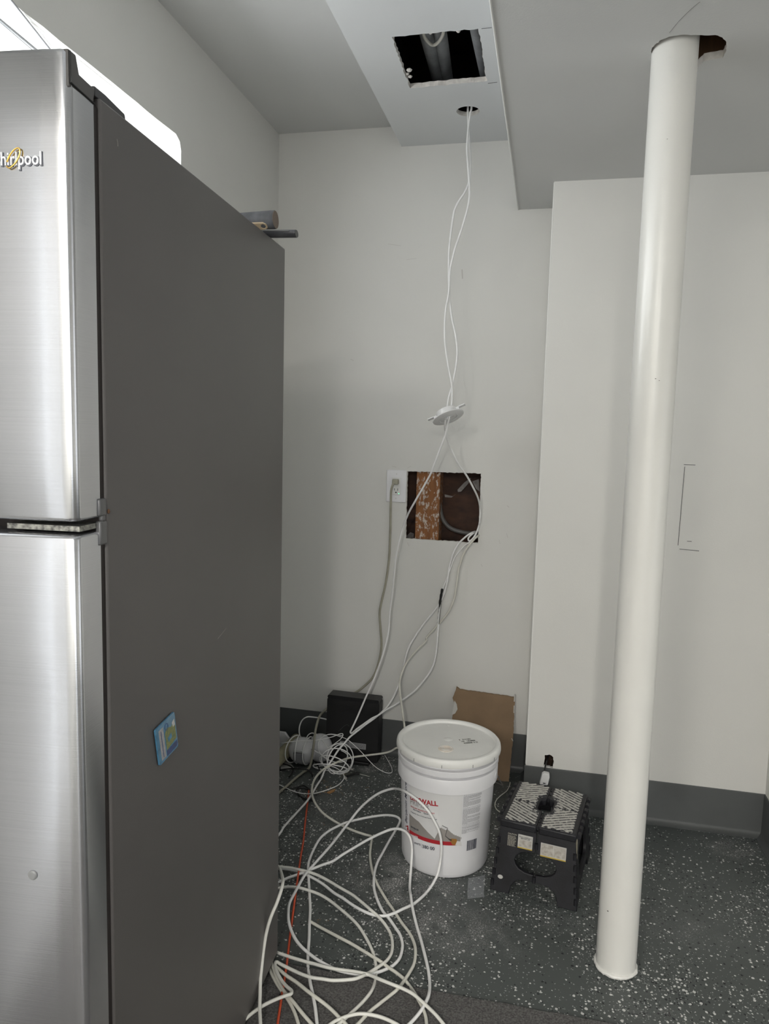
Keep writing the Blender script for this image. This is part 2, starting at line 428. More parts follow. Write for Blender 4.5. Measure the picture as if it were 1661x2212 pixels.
# bump-out wall on the right, with a ragged hole above its base
bh = [ony(*p, YA) for p in ((1177, 1631), (1187, 1630), (1195, 1636), (1196, 1648), (1194, 1659), (1174, 1655), (1176, 1642))]
wa = MB().plate(rect(XA, XR+.02, 0, ZLOW(YA)+.03), [jag([(p.x, p.z) for p in bh], .0015, .006, 8)], .014, lambda u, v, w_: Vector((u, YA+w_, v)))
walla = struct(wa.build('wall_alcove', PAINT, ang=20), 'off white bump-out wall behind the column')
cb = MB().box(XA-.0, XA+.014, YA+.0145, YB, 0, ZLOW(YA)+.03); cb.build('corner_return', PAINT, walla, smooth=False)
MB().tube([(XA+.001, YA+.002, .15), (XA+.001, YA+.002, ZLOW(YA)-.002)], .0028, 8).build('corner_bead', mat('paint_bead', (.78, .78, .75), .5), walla)
hb = MB(); hb.box(XA+.03, XA+.14, YA+.10, YA+.11, .10, .24); hb.build('wall_cavity_back', DECK, walla, smooth=False)
PEN = mat('pencil_mark', (.12, .12, .12), .8)
def mark(a, b, wd, par, name='pencil_mark', m_=PEN):
    a, b = Vector(a), Vector(b); n = (b-a).cross(Vector((0, 1, 0))).normalized()*wd/2
    MB().add([a+n, b+n, b-n, a-n, a+n+Vector((0, -.0004, 0)), b+n+Vector((0, -.0004, 0)), b-n+Vector((0, -.0004, 0)), a-n+Vector((0, -.0004, 0))],
             [(0, 1, 2, 3), (4, 5, 6, 7), (0, 1, 5, 4), (1, 2, 6, 5), (2, 3, 7, 6), (3, 0, 4, 7)]).build(name, m_, par, smooth=False)
for (x0, y0, x1, y1) in ((1477, 1003.5, 1502, 1004.5), (1479, 1008, 1464.5, 1178), (1484, 1169, 1494, 1169.5), (1467.5, 1186, 1510, 1190)):
    mark(ony(x0, y0, YA-.0006), ony(x1, y1, YA-.0006), .0017, walla)
SCUF = mat('faint_scuff', (.56, .54, .51), .7)
for (x0, y0, x1, y1, wd) in ((838, 527, 866, 531, .0012), (878, 561, 900, 558, .001), (757, 776, 764, 779, .002), (998, 582, 999, 602, .004), (847, 1007, 856, 1009, .0016), (880, 1011, 888, 1007, .0012), (880, 1172, 884, 1180, .0016), (1094, 1152, 1097, 1162, .0016), (1078, 1166, 1080, 1175, .0012), (1095, 1092, 1100, 1096, .002), (1039, 1218, 1042, 1224, .0014)):
    mark(ony(x0, y0, YB-.0005), ony(x1, y1, YB-.0005), wd, wallb, 'scuff_mark', SCUF)
# short wall on the right, then the room widens towards the daylight
wr = MB(); wr.box(XR, XR+.10, 2.22, YA+.02, 0, 2.12); struct(wr.build('wall_right', PAINT, smooth=False), 'off white wall at the right edge')
wr = MB(); wr.box(XR+.10, XF, 2.22, 2.32, 0, 2.12); struct(wr.build('wall_right_return', PAINT, smooth=False), 'off white wall beyond the right edge')
dside = (-.25, 1.35, 2.03)
wf = MB().plate([(YR, 0), (dside[0], 0), (dside[0], dside[2]), (dside[1], dside[2]), (dside[1], 0), (2.3, 0), (2.3, 2.62), (YR, 2.62)], [], .10, lambda u, v, w_: Vector((XF+w_, u, v)))
struct(wf.build('wall_side', PAINT, smooth=False), 'off white side wall behind the viewer')
drear = (.0, 1.85, 2.03)
wq = MB().plate([(XL, 0), (drear[0], 0), (drear[0], drear[2]), (drear[1], drear[2]), (drear[1], 0), (XF, 0), (XF, 2.62), (XL, 2.62)], [], .10, lambda u, v, w_: Vector((u, YR-w_, v)))
struct(wq.build('wall_rear', PAINT, smooth=False), 'off white wall behind the viewer')
def glazed_door(name, W_, H_, loc, rz, label):
    d = D.objects.new(name, None); COL.objects.link(d); d.location = loc; d.rotation_euler = (0, 0, rz); struct(d, label)
    f = MB()
    for (a, b, c, e) in ((0, .07, 0, H_), (W_-.07, W_, 0, H_), (W_/2-.04, W_/2+.04, 0, H_), (.07, W_-.07, 0, .12), (.07, W_-.07, H_-.07, H_)): f.box(a, b, -.02, .02, c, e)
    f.build('door_frame', mat('white_door_frame', (.75, .75, .74), .4), d, smooth=False)
    for a, b in ((.07, W_/2-.04), (W_/2+.04, W_-.07)):
        g = MB().box(a, b, -.003, .003, .12, H_-.07); g.build('door_pane', GLASS, d, smooth=False)
glazed_door('door_1', dside[1]-dside[0], dside[2], (XF+.05, dside[0], 0), math.pi/2, 'glazed door in the side wall')
d3 = D.objects.new('added_door', None); COL.objects.link(d3); d3.location = (XL, -.62, 0); struct(d3, 'unseen white door added with three glowing strips to streak the fridge doors')  # unseen door, added only to reflect upright streaks in the fridge doors
DL = [(.32+k*.083, .32+k*.083+.030) for k in range(3)]
MB().plate([(0, .01), (.82, .01), (.82, 2.03), (0, 2.03)], [rect(a, b, .25, 1.85) for a, b in DL], .035, lambda u, v, w_: Vector((w_+.001, u, v))).build('added_door_leaf', mat('white_door_paint', (.74, .74, .73), .45), d3, smooth=False)
for a, b in DL: MB().box(.026, .031, a, b, .25, 1.85).build('door_pane', mat('glowing_strip', (.8, .82, .85), .5, emit=(.95, .98, 1), estr=1.7), d3, smooth=False)  # added glowing strips, the source of the reflected streaks
MB().tube([(.036, .07, 1.0), (.075, .07, 1.0), (.075, .17, 1.0)], .009, 10).build('added_door_handle', CHROME, d3)
glazed_door('door_2', drear[1]-drear[0], drear[2], (drear[0], YR-.05, 0), 0, 'glazed door in the rear wall')

# ceilings
MBc = MB().box(XL-.05, XM, YR-.1, YB+.02, ZC, ZC+.014); struct(MBc.build('ceiling', CEILP, smooth=False), 'off white ceiling over the fridge')
hat = [onz(*p, ZM) for p in ((846, 80), (1033, 62), (1052, 175), (886, 191))]
rc = onz(1011, 240.5, ZM); rad = .0375
sm = MB().plate(rect(XM, XS+.05, YR-.1, YB+.01), [jag([(p.x, p.y) for p in hat], .0025, .012, 11), circle(rc.x, rc.y, rad, 40)], .014, lambda u, v, w_: Vector((u, v, ZM+w_)))
sof = struct(sm.build('ceiling_soffit_upper', [SOFFP, GYPS], ang=20), 'dropped ceiling strip with a square hatch hole and a round hole')
for p in sof.data.polygons:
    c = p.center
    if abs(p.normal.z) < .5 and XM+.02 < c.x < XS+.02: p.material_index = 1
MB().box(XM, XM+.014, YR-.1, YB, ZM+.014, 2.62).build('soffit_fascia', CEILP, sof, smooth=False)
# ragged hole round the column
PX, PY, PR = .2165, 1.764, .0475
zl = ZLOW(PY)
ch = [(1407, 128), (1406, 112), (1411, 100), (1425, 89), (1445, 81), (1470, 77), (1500, 77), (1522, 78), (1545, 77), (1560, 82), (1569, 92), (1568, 112), (1561, 124), (1520, 131), (1500, 150), (1470, 152), (1430, 150), (1412, 142)]
chw = [onz(x, y, zl) for x, y in ch]
lows = MB().plate([(XS, YR-.1), (XF+.05, YR-.1), (XF+.05, YB+.01), (XS, YB+.01)], [jag([(p.x, p.y) for p in chw], .0012, .006, 14)], .016, lambda u, v, w_: Vector((u, v, ZLOW(v)+w_)))
lso = struct(lows.build('ceiling_soffit_lower', [CEILP, GYPS], ang=20), 'lower dropped ceiling pierced by the column')
for p in lso.data.polygons:
    c = p.center
    if abs(p.normal.z) < .5 and .1 < c.x < .5 and 1.4 < c.y < 2.1: p.material_index = 1
fz = MB(); fz.add([(XS, YR-.1, ZLOW(YR-.1)), (XS, YB, ZLOW(YB)), (XS, YB, ZM+.01), (XS, YR-.1, ZM+.01), (XS+.012, YR-.1, ZLOW(YR-.1)+.01), (XS+.012, YB, ZLOW(YB)+.01), (XS+.012, YB, ZM+.01), (XS+.012, YR-.1, ZM+.01)],
                  [(0, 1, 2, 3), (4, 5, 6, 7), (0, 1, 5, 4), (3, 2, 6, 7)])
fz.build('soffit_fascia', SOFFP, lso, smooth=False)
eb = MB().tube([(XS, .5, ZLOW(.5)-.001), (XS, YB-.005, ZLOW(YB-.005)-.001)], .0022, 8); eb.build('corner_bead', mat('paint_bead', (.78, .78, .75), .5), lso)
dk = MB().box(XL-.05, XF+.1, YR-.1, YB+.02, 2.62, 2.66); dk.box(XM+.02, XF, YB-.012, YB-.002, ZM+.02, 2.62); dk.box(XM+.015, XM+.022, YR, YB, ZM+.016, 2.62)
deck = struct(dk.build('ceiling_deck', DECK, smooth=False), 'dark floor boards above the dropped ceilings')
for x in (.12, .52):
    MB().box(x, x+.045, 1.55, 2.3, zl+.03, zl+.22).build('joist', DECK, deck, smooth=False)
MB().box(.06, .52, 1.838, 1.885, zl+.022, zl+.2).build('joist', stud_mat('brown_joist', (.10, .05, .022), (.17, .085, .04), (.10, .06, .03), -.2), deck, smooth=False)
for x, y, s_ in ((1405, 126, .006), (1409, 98, .005), (1571, 104, .0045), (1403, 114, .005), (1420, 90, .004), (1566, 118, .004)):
    p = onz(x, y, zl+.003); MB().lathe([(0, -s_*.7), (s_*.8, -s_*.3), (s_, .2*s_), (s_*.3, .7*s_)], 6, p).build('gypsum_crumb', GYPS, lso, smooth=False)
# thin crack / hair line on the lower ceiling
cr = [onz(x, y, ZLOW(onz(x, y, 2.1).y)) + Vector((0, 0, -.0008)) for x, y in ((1512, 3), (1496, 16), (1478, 33), (1462, 50), (1446, 70))]
MB().tube(smooth_path(cr, 4), .00032, 5).build('hairline_crack', PEN, lso)
# cut lines that overrun the hatch corners
for a, b in (((1040, 62), (1062, 60)), ((1054, 180), (1074, 178))):
    A_, B_ = onz(*a, ZM-.0006), onz(*b, ZM-.0006); MB().tube([A_, B_], .0007, 5).build('cut_line', PEN, sof)
# torn gypsum crumbs on the hatch rim
for x, y, s_ in ((884, 152, .009), (886, 166, .007), (880, 160, .006), (990, 68, .006), (930, 72, .005)):
    p = onz(x, y, ZM+.004)
    bmv = MB(); bmv.lathe([(0, -s_*.6), (s_*.8, -s_*.2), (s_, .2*s_), (s_*.3, .7*s_)], 6, p); bmv.build('gypsum_crumb', GYPS, sof, smooth=False)

# baseboards of vinyl cove base
def cove(name, a, b, n, h, label, z0=0):
    a, b, n = Vector(a), Vector(b), Vector(n).normalized()
    prof = [(0, h), (.003, h), (.004, h-.003), (.004, .020), (.007, .011), (.014, .004), (.020, .0015), (.020, 0), (0, 0)]
    mb = MB(); k = len(prof); vs = [p+n*o+Vector((0, 0, z+z0)) for p in (a, b) for o, z in prof]
    mb.add(vs, [(i, i+1, i+1+k, i+k) for i in range(k-1)]+[tuple(range(k))[::-1], tuple(range(k, 2*k))])
    return struct(mb.build(name, BASEM, ang=50), label)
HB = .146
cove('baseboard_back', (XL, YB, 0), (XA, YB, 0), (0, -1, 0), HB, 'charcoal vinyl baseboard along the back wall')
cove('baseboard_alcove', (XA-.004, YA, 0), (XR, YA, 0), (0, -1, 0), HB, 'charcoal vinyl baseboard behind the step stool')
cove('baseboard_return', (XA, YB, 0), (XA, YA, 0), (-1, 0, 0), HB, 'charcoal vinyl baseboard on the side of the bump-out')
cove('baseboard_right', (XR, YA, 0), (XR, 2.22, 0), (-1, 0, 0), HB, 'charcoal vinyl baseboard at the right edge')
cove('baseboard_left', (XL, .21, 0), (XL, YB, 0), (1, 0, 0), HB, 'charcoal vinyl baseboard along the left wall')

# carpet
cy = 1.556
ce = [(XL+.02, cy)]+[(-1.0+i*.04, cy + .0065*i*.04/.2*.0 + .012*((-1.0+i*.04)+.6) + .0035*noise.noise((i*.9, 0, 0))) for i in range(1, 55)]
ce = [(x, y) for x, y in ce if x < 1.25]
outl = [(XL+.02, -.9)]+[(1.23, -.9)]+ce[::-1]
cp_ = MB().plate(outl, [], .009, lambda u, v, w_: Vector((u, v, w_+.0005)))
carpet = tag(cp_.build('carpet', CARPET, bev=.002), 'grey low pile carpet at the bottom of the picture', 'carpet')

# ================================================================== steel column
col = thing('support_column', 'round white painted steel column from floor to ceiling', 'column', (PX, PY, 0)); col['kind'] = 'thing'
prof = [(PR, 0)]+[(PR, .03), (PR, .3), (PR, .9), (PR, 1.5), (PR, zl+.12)]
MB().lathe(prof, 64).build('shaft', COLUMN, col)
rg = MB(); rr = random.Random(4); ring = []
for i in range(48):
    a = 2*math.pi*i/48; ring.append((PR*math.cos(a)*1.01, PR*math.sin(a)*1.01, .005+.002*rr.random()))
rg.tube(ring, [.0032+.0024*rr.random() for _ in ring], 8, closed=True); rg.build('paint_bead', COLUMN, col)
CHIP = mat('dark_paint_chip', (.10, .09, .08), .7)
for (x, y, s_) in ((1313, 1968, .0022), (1416, 818, .0018), (1424, 822, .0014), (1441, 300, .0016)):
    v = ray(x, y); o_ = CAM-Vector((PX, PY, 0)); A_ = v.x**2+v.y**2; B_ = 2*(o_.x*v.x+o_.y*v.y); C_ = o_.x**2+o_.y**2-(PR+.0002)**2
    dsc = B_*B_-4*A_*C_
    if dsc > 0:
        p = CAM+v*((-B_-math.sqrt(dsc))/(2*A_))-Vector((PX, PY, 0))
        MB().lathe([(0, -s_*.4), (s_*.7, -s_*.25), (s_, 0), (s_*.5, s_*.4), (0, s_*.5)], 7, p).build('paint_chip', CHIP if s_ != .0016 else COLUMN, col)

# ================================================================== ducts above the hatch
zd = ZM+.085
for nm, lab, p0, p1, r_ in (('duct_pipe', 'grey wrapped duct, first of two side by side above the ceiling hatch', (921, 70), (948, 172), .021), ('duct_pipe', 'grey wrapped duct, second of two side by side above the ceiling hatch', (951, 70), (966, 172), .019), ('duct_pipe', 'grey pipe beside the edge of the ceiling hatch', (1030, 60), (1052, 170), .020)):
    a, b = onz(*p0, zd), onz(*p1, zd); d_ = (b-a)
    MBp = MB().tube([a-d_*.5, a, b, b+d_*(.25 if r_ != .020 else .6)], r_, 20)
    tag(MBp.build(nm, DUCT), lab, 'duct', 'ducts above the ceiling hatch')
u0, u1, u2 = onz(915, 62, zd-.02), onz(935, 100, zd-.03), onz(960, 60, zd-.02)
cl_ = [onz(x, y, zd-.026) for x, y in ((912, 60), (917, 80), (928, 94), (938, 97), (948, 90), (956, 76), (959, 60))]
tag(MB().tube(smooth_path(cl_, 5), .0045, 8).build('duct_strap', mat('white_strap', (.62, .60, .54), .5)), 'white strap looped under the ducts above the hatch', 'strap')

# ================================================================== refrigerator
FA = Vector((-.545, .827, 0)); FRZ = math.radians(2.976)
FU = Vector((-math.sin(FRZ), math.cos(FRZ), 0)); FN = Vector((math.cos(FRZ), math.sin(FRZ), 0))
FWID, FDEP, FTOP, FBOT = .455, .732, 1.676, .034
def fside(x, y, off=0):
    v = ray(x, y); t_ = ((FA+FN*off-CAM).dot(FN))/v.dot(FN); P_ = CAM+v*t_; return (P_-FA).dot(FU), P_.z
DF = -.066
def ffront(x, y, off=DF):
    Q = FA+FU*off; v = ray(x, y); t_ = ((Q-CAM).dot(FU))/v.dot(FU); P_ = CAM+v*t_; return (P_-Q).dot(FN), P_.z
fri = thing('refrigerator', 'stainless steel top freezer refrigerator with dark grey cabinet side', 'refrigerator', FA, FRZ)
fb = MB().box(-FWID, 0, .0, FDEP, FBOT, FTOP); fb.build('cabinet', SIDEM, fri, bev=.003)
fg = MB().box(-FWID+.006, -.0035, -.013, .0, FBOT+.02, FTOP-.012); fg.build('door_gasket', mat('brown_black_gasket', (.022, .016, .015), .6), fri, smooth=False)
def door(name, z0, z1, capped):
    """pillow-fronted door: stainless skin wrapped round the edge"""
    mb = MB(); xs = []; n = 40
    prof = []   # (x, y) section from the back right corner round the front to the left
    prof.append((-.001, -.013)); prof.append((-.001, DF+.012))
    for i in range(1, 8):
        a = math.pi/2*i/8; prof.append((-.001-.009*(1-math.cos(a)), DF+.012-.0095*math.sin(a)))
    x0 = prof[-1][0]; y0 = prof[-1][1]
    for i in range(1, n+1):
        t_ = i/n; x = x0+(-FWID-x0)*t_; s_ = (x+FWID/2)/(FWID/2); prof.append((x, DF+.0025-.010*(1-s_*s_)*.5 if i > 1 else y0-.0004))
    prof.append((-FWID, -.013))
    rows = [(z0, .004), (z0+.002, .0012), (z0+.005, 0), (z1-.005, 0), (z1-.002, .0012), (z1, .004)]
    zs = [r for r in rows]
    zz = [zs[0], zs[1], zs[2]]+[(z0+.005+(z1-z0-.01)*k/6, 0) for k in range(1, 6)]+[zs[3], zs[4], zs[5]]
    k = len(prof); cx, cyy = -FWID/2, -.03
    for z, ins in zz:
        for x, y in prof:
            zo = z
            if capped and x > -.0012 and y > DF+.004: z = min(z, 1.664-(z1-z)*.05)
            xx = x + (ins if x < cx else -ins)*(1 if abs(x-cx) > FWID/2-.02 else 0); yy = y + (ins if y < cyy else 0)
            mb.v.append((xx, yy, z)); z = zo
    for i in range(len(zz)-1):
        for j in range(k-1): mb.f.append((i*k+j, i*k+j+1, (i+1)*k+j+1, (i+1)*k+j))
    mb.f.append(tuple(range(k))); mb.f.append(tuple((len(zz)-1)*k+j for j in range(k)))
    o = mb.build(name, STEEL, fri, ang=50)
    me = o.data; uv = me.uv_layers.new(name='UVMap')
    for lp in me.loops:
        v = me.vertices[lp.vertex_index].co; uv.data[lp.index].uv = (v.z, v.x+v.y*.3)
    return o
ZG1, ZG0 = 1.1725, 1.1560
fz_ = door('freezer_door', ZG1, 1.703, True); fd_ = door('fridge_door', .06, ZG0, False)
# plastic end cap closing the top of the freezer door, higher at its front
cap = MB().plate([(DF+.0045, 1.662), (-.012, 1.662), (-.008, 1.682), (-.040, 1.684), (-.046, 1.702), (DF+.0045, 1.702)], [], FWID-.003, lambda u, v, w_: Vector((-.0015-w_, u, v)))
cap.build('door_end_cap', mat('grey_end_cap', (.085, .082, .08), .35), fz_, smooth=False, bev=.0015)
seam = MB().tube([(-.0003, DF+.006, 1.70), (-.0003, DF+.006, 1.667), (-.0003, -.012, 1.664)], .0011, 6); seam.build('cap_seam', BLACKW, fz_)
hc = MB().plate([(-.005, 1.676), (.068, 1.676), (.066, 1.684), (.02, 1.688), (-.005, 1.688)], [], .09, lambda u, v, w_: Vector((-.004-w_, u, v))); hc.build('hinge_cover', GREYDARK, fri, smooth=False, bev=.002)
# middle hinge between the doors
hg = MB().box(-.10, -.004, DF+.012, -.013, ZG0+.004, ZG1-.006); hg.build('hinge_plate', mat('hinge_plate_metal', (.50, .50, .46), .45, 1, col2=(.12, .12, .12), vscale=160), fri, smooth=False)
hp = MB().box(-.006, .0015, -.017, -.001, ZG0-.018, ZG1-.004); hp.box(-.006, .0015, -.018, -.002, ZG1+.002, ZG1+.024); hp.box(-.006, .0010, -.012, -.003, ZG1-.005, ZG1+.004)
hp.build('hinge_bracket', mat('hinge_grey', (.17, .17, .175), .4, .6), fri, bev=.002)
hq = MB().lathe([(.0001, 0), (.0016, .0006), (.0022, .003), (.0012, .0058), (.0001, .006)], 10, (-.0015, .0035, 1.176), T=lambda v: Vector((v.x+.002, v.y, v.z))); hq.build('hinge_rust', mat('rust_brown', (.12, .06, .03), .8), fri)
for x in (-.06, -FWID+.06):
    for y in (.05, FDEP-.06): MB().lathe([(.018, .0098), (.018, .016), (.008, .014), (.008, FBOT+.002)], 16, (x, y, 0)).build('levelling_foot', BLACKP, fri)
for (x0, y0, x1, y1) in ((470, 1380, 488, 1357), (461, 827, 464, 832), (252, 300, 254, 316)):
    a, b = fside(x0, y0), fside(x1, y1); MB().tube([(.0002, a[0], a[1]), (.0002, (a[0]+b[0])/2+.001, (a[1]+b[1])/2), (.0002, b[0], b[1])], .0007, 5).build('scratch', mat('pale_scratch', (.22, .21, .20), .6), fri)
# plug button in the lower door
bx_, bz_ = ffront(71, 1890)
def door_y(x): s_ = (x+FWID/2)/(FWID/2); return DF+.0025-.010*(1-s_*s_)*.5
MB().lathe([(.0062, 0), (.0062, .0014), (.0048, .0026), (.0001, .003)], 24, T=lambda v: Vector((bx_+v.x, door_y(bx_)-v.z+.0003, bz_+v.y))).build('plug_button', mat('grey_button', (.22, .225, .23), .4), fd_)
# logo: raised chrome letters and a gold ring
lx1, lz1 = ffront(90, 357); lx0, lz0 = ffront(0, 357)
tv, tf = text2d('Whirlpool', 1, bold=.012, align='RIGHT'); wtx = max(v[0] for v in tv)-min(v[0] for v in tv); tr_ = max(v[0] for v in tv)
ls = .0150/.73
kx = .0675/(wtx*ls)
def logo(u, v, d): x = lx1+(u-tr_*ls)*kx; return Vector((x, door_y(x)-d, lz1+.0008+v))
lm = MB(); n_ = len(tv); vs_ = [logo(a*ls, b*ls, .0002) for a, b in tv]+[logo(a*ls, b*ls, .0020) for a, b in tv]
fs_ = [f for f in tf]+[tuple(i+n_ for i in f) for f in tf]
ec = {}
for f in tf:
    for i in range(len(f)): e = (f[i], f[(i+1) % len(f)]); ec[tuple(sorted(e))] = ec.get(tuple(sorted(e)), 0)+1
fs_ += [(a, b, b+n_, a+n_) for (a, b), k in ec.items() if k == 1]
lm.add(vs_, fs_); lm.build('logo_lettering', mat('bright_logo', (.88, .89, .92), .35, .2), fz_, smooth=False)['label'] = 'raised chrome brand lettering'
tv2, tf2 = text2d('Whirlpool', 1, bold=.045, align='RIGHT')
MB().add([logo(a*ls+.0005, b*ls-.0005, .0006) for a, b in tv2], tf2).build('logo_outline', mat('logo_dark_backing', (.16, .17, .20), .4), fz_, smooth=False)  # dark outline lettering behind the raised letters
rx, rz_ = ffront(32, 343); rpts = []
for i in range(26):
    a = math.radians(-165+i*330/25-35); p = Vector((.0125*math.cos(a), .0052*math.sin(a))); ca, sa = math.cos(.95), math.sin(.95)
    x = rx+p.x*ca-p.y*sa; rpts.append((x, door_y(x)-.0025, rz_+p.x*sa+p.y*ca))
MB().tube(rpts, .0009, 6).build('logo_ring', GOLD, fz_)['label'] = 'gold ring across the lettering'

# magnet on the fridge side
mq = [fside(*p, .003) for p in ((375, 1537), (382, 1610), (344, 1655), (334, 1578))]
mag = thing('fridge_magnet', 'small blue rectangular picture magnet on the fridge side', 'magnet', FA+FU*mq[2][0]+Vector((0, 0, mq[2][1])), FRZ)
# the magnet is a parallel sided card: build it from two edge directions
e0 = Vector(mq[3]); ex = Vector(mq[0])-e0; ey = Vector(mq[2])-e0; o0 = Vector(mq[2])
def mg(a, b, d): p = e0+ex*a+ey*b-o0; return Vector((.0015+d, p.x, p.y))
BLUE = mat('printed_blue', (.075, .22, .36), .22, var=.25, vscale=60, coat=.4)
def mpoly(nm, pts, d0, d1, m_): MB().plate(pts, [], 1, lambda u, v, w_: mg(u, v, d0+(d1-d0)*w_)).build(nm, m_, mag, smooth=False)
mpoly('card', [(.03, 0), (.97, 0), (1, .03), (1, .97), (.97, 1), (.03, 1), (0, .97), (0, .03)], 0, .0026, BLUE)
GREYP = mat('printed_grey', (.36, .36, .37), .3, var=.2, vscale=200); GRN = mat('printed_green', (.10, .16, .06), .3, col2=(.28, .27, .09), vscale=260)
NAVY = mat('printed_navy', (.03, .06, .18), .3, var=.3, vscale=150); PALE = mat('printed_pale', (.52, .53, .52), .3)
mpoly('tower_print', rect(.13, .36, .10, .93), .0026, .0028, GREYP); mpoly('tower_shade', rect(.22, .25, .16, .88), .0028, .0029, NAVY)
mpoly('landscape_print', [(.42, .33), (.55, .22), (.75, .30), (.95, .20), (.95, .72), (.42, .80)], .0026, .0028, GRN)
mpoly('caption_print', rect(.40, .97, .80, .95), .0026, .0028, NAVY)
mpoly('cloud_print', [(.80, .22), (.93, .16), (.95, .34), (.84, .36)], .0028, .0029, PALE); mpoly('sea_print', [(.52, .5), (.72, .45), (.74, .58), (.55, .64)], .0028, .0029, BLUE)
MB().tube([mg(.52+.085*math.cos(a*.5236), .18+.085*math.sin(a*.5236), .0028) for a in range(12)], .0005, 5, closed=True).build('emblem_print', NAVY, mag)

# tools on the fridge top
def handle_tool():
    a = onz(520, 487, FTOP+.024); b = ony(590, 487, 1.42)
    zt = FTOP
    p1 = Vector((-.552, 1.418, zt+.0215)); d_ = Vector((1, .02, .015)).normalized(); L_ = .135
    t_ = thing('tool_grip', 'dark grey tool grip with a tan slotted insert lying on the fridge', 'tool', (p1.x-.07, p1.y, zt))
    b0 = Vector(t_.location)
    pts = [p1-d_*L_-b0, p1-d_*.10-b0, p1-d_*.05-b0, p1-d_*.004-b0, p1-b0]
    gm = MB().tube(pts, [.0135, .0150, .0165, .0175, .0172], 24); gm.build('grip', mat('dusty_grey_rubber', (.075, .078, .085), .75, var=.3, vscale=50), t_)
    e = MB().tube([p1-b0-d_*.0002, p1-b0+d_*.0012], .0166, 24); e.build('end_face', mat('brown_end', (.16, .125, .10), .8), t_)
    tn = mat('tan_plastic', (.42, .33, .22), .45)
    # slotted insert on the side facing the room front
    u_ = d_; vv = Vector((0, -.55, -.83)).normalized(); vv = (vv-u_*vv.dot(u_)).normalized(); ww_ = u_.cross(vv)
    if ww_.z < 0: ww_ = -ww_
    def T_(a_, b_, c_): return p1-b0+u_*a_+ww_*b_+vv*(.0125+c_)
    sl = [(-.085, -.0085), (-.020, -.0085), (-.014, -.005), (-.0125, 0), (-.014, .005), (-.020, .0085), (-.085, .0085)]
    hl = circle(-.0215, 0, .0048, 16)
    MB().plate(sl, [hl], .005, T_).build('slot_insert', tn, t_, bev=.0008)
    MB().plate(circle(-.0215, 0, .0046, 16), [], .002, lambda a_, b_, c_: T_(a_, b_, c_+.0012)).build('slot_opening', BLACKW, t_)
handle_tool()
p2 = Vector((-.552, 1.475, FTOP+.0095))
t2 = thing('pocket_knife', 'slim grey folding tool lying under the grip on the fridge', 'tool', (-.60, 1.47, FTOP))
b2 = Vector(t2.location); d2 = Vector((1, .05, -.01)).normalized()
kp = [p2+Vector((.022, .003, 0))-d2*x-b2 for x in (.12, .08, .04, .015, .004, 0)]
kb = MB()
kb.tube(kp, (.0075, .012), 14, flat=(0, 0, 1)); kb.build('handle', mat('slate_plastic', (.085, .087, .095), .5, var=.3, vscale=40), t2)
kc = MB().tube([p2+Vector((.022, .003, 0))-d2*.006-b2, p2+Vector((.022, .003, 0))+d2*.0015-b2], (.0071, .0115), 14, flat=(0, 0, 1)); kc.build('end_cap', GREYDARK, t2)
ks = MB().tube([p2+Vector((.022, -.0121, .002))-d2*.09-b2, p2+Vector((.022, -.0118, .002))-d2*.01-b2], .0012, 6); ks.build('handle_seam', STEELG, t2)

# ================================================================== outlet, plug and cord
op = [ony(*p, YB) for p in ((836, 1016), (879, 1017), (877, 1084), (835, 1083))]
ox = sum(p.x for p in op)/4; oz = sum(p.z for p in op)/4
out = thing('wall_outlet', 'white duplex wall outlet with cover plate beside the wall cut-out', 'outlet', (ox, YB, oz))
OW = mat('white_cover_plate', (.82, .82, .84), .3)
MB().box(-.039, .039, -.006, 0, -.062, .062).build('cover_plate', OW, out, bev=.0025)
MB().box(-.0168, .0168, -.0095, -.005, -.0335, .0335).build('receptacle', mat('white_receptacle', (.78, .78, .77), .35), out, bev=.001)
SL = mat('slot_black', (.02, .02, .02), .6)
MB().box(-.0075, -.0055, -.0098, -.009, -.016, -.008).build('slot', SL, out); MB().box(.0055, .0075, -.0098, -.009, -.017, -.008).build('slot', SL, out)
MB().lathe([(.0001, 0), (.0028, 0), (.0028, .0005), (.0001, .0005)], 12, T=lambda v: Vector((v.x, -.0095-v.z, v.y-.024))).build('slot', SL, out)
for z in (.047, -.047): MB().lathe([(.003, 0), (.003, .0006), (.0001, .0009)], 12, T=lambda v: Vector((v.x, -.006-v.z, v.y+z))).build('screw', mat('screw_white', (.7, .7, .7), .3), out)
MB().lathe([(.0012, 0), (.0012, .0006), (.0001, .0009)], 10, T=lambda v: Vector((v.x+.011, -.0095-v.z, v.y-.0275))).build('indicator_light', mat('green_led', (.05, .6, .25), .3, emit=(.05, .9, .35), estr=2.5), out)['label'] = 'lit green indicator'

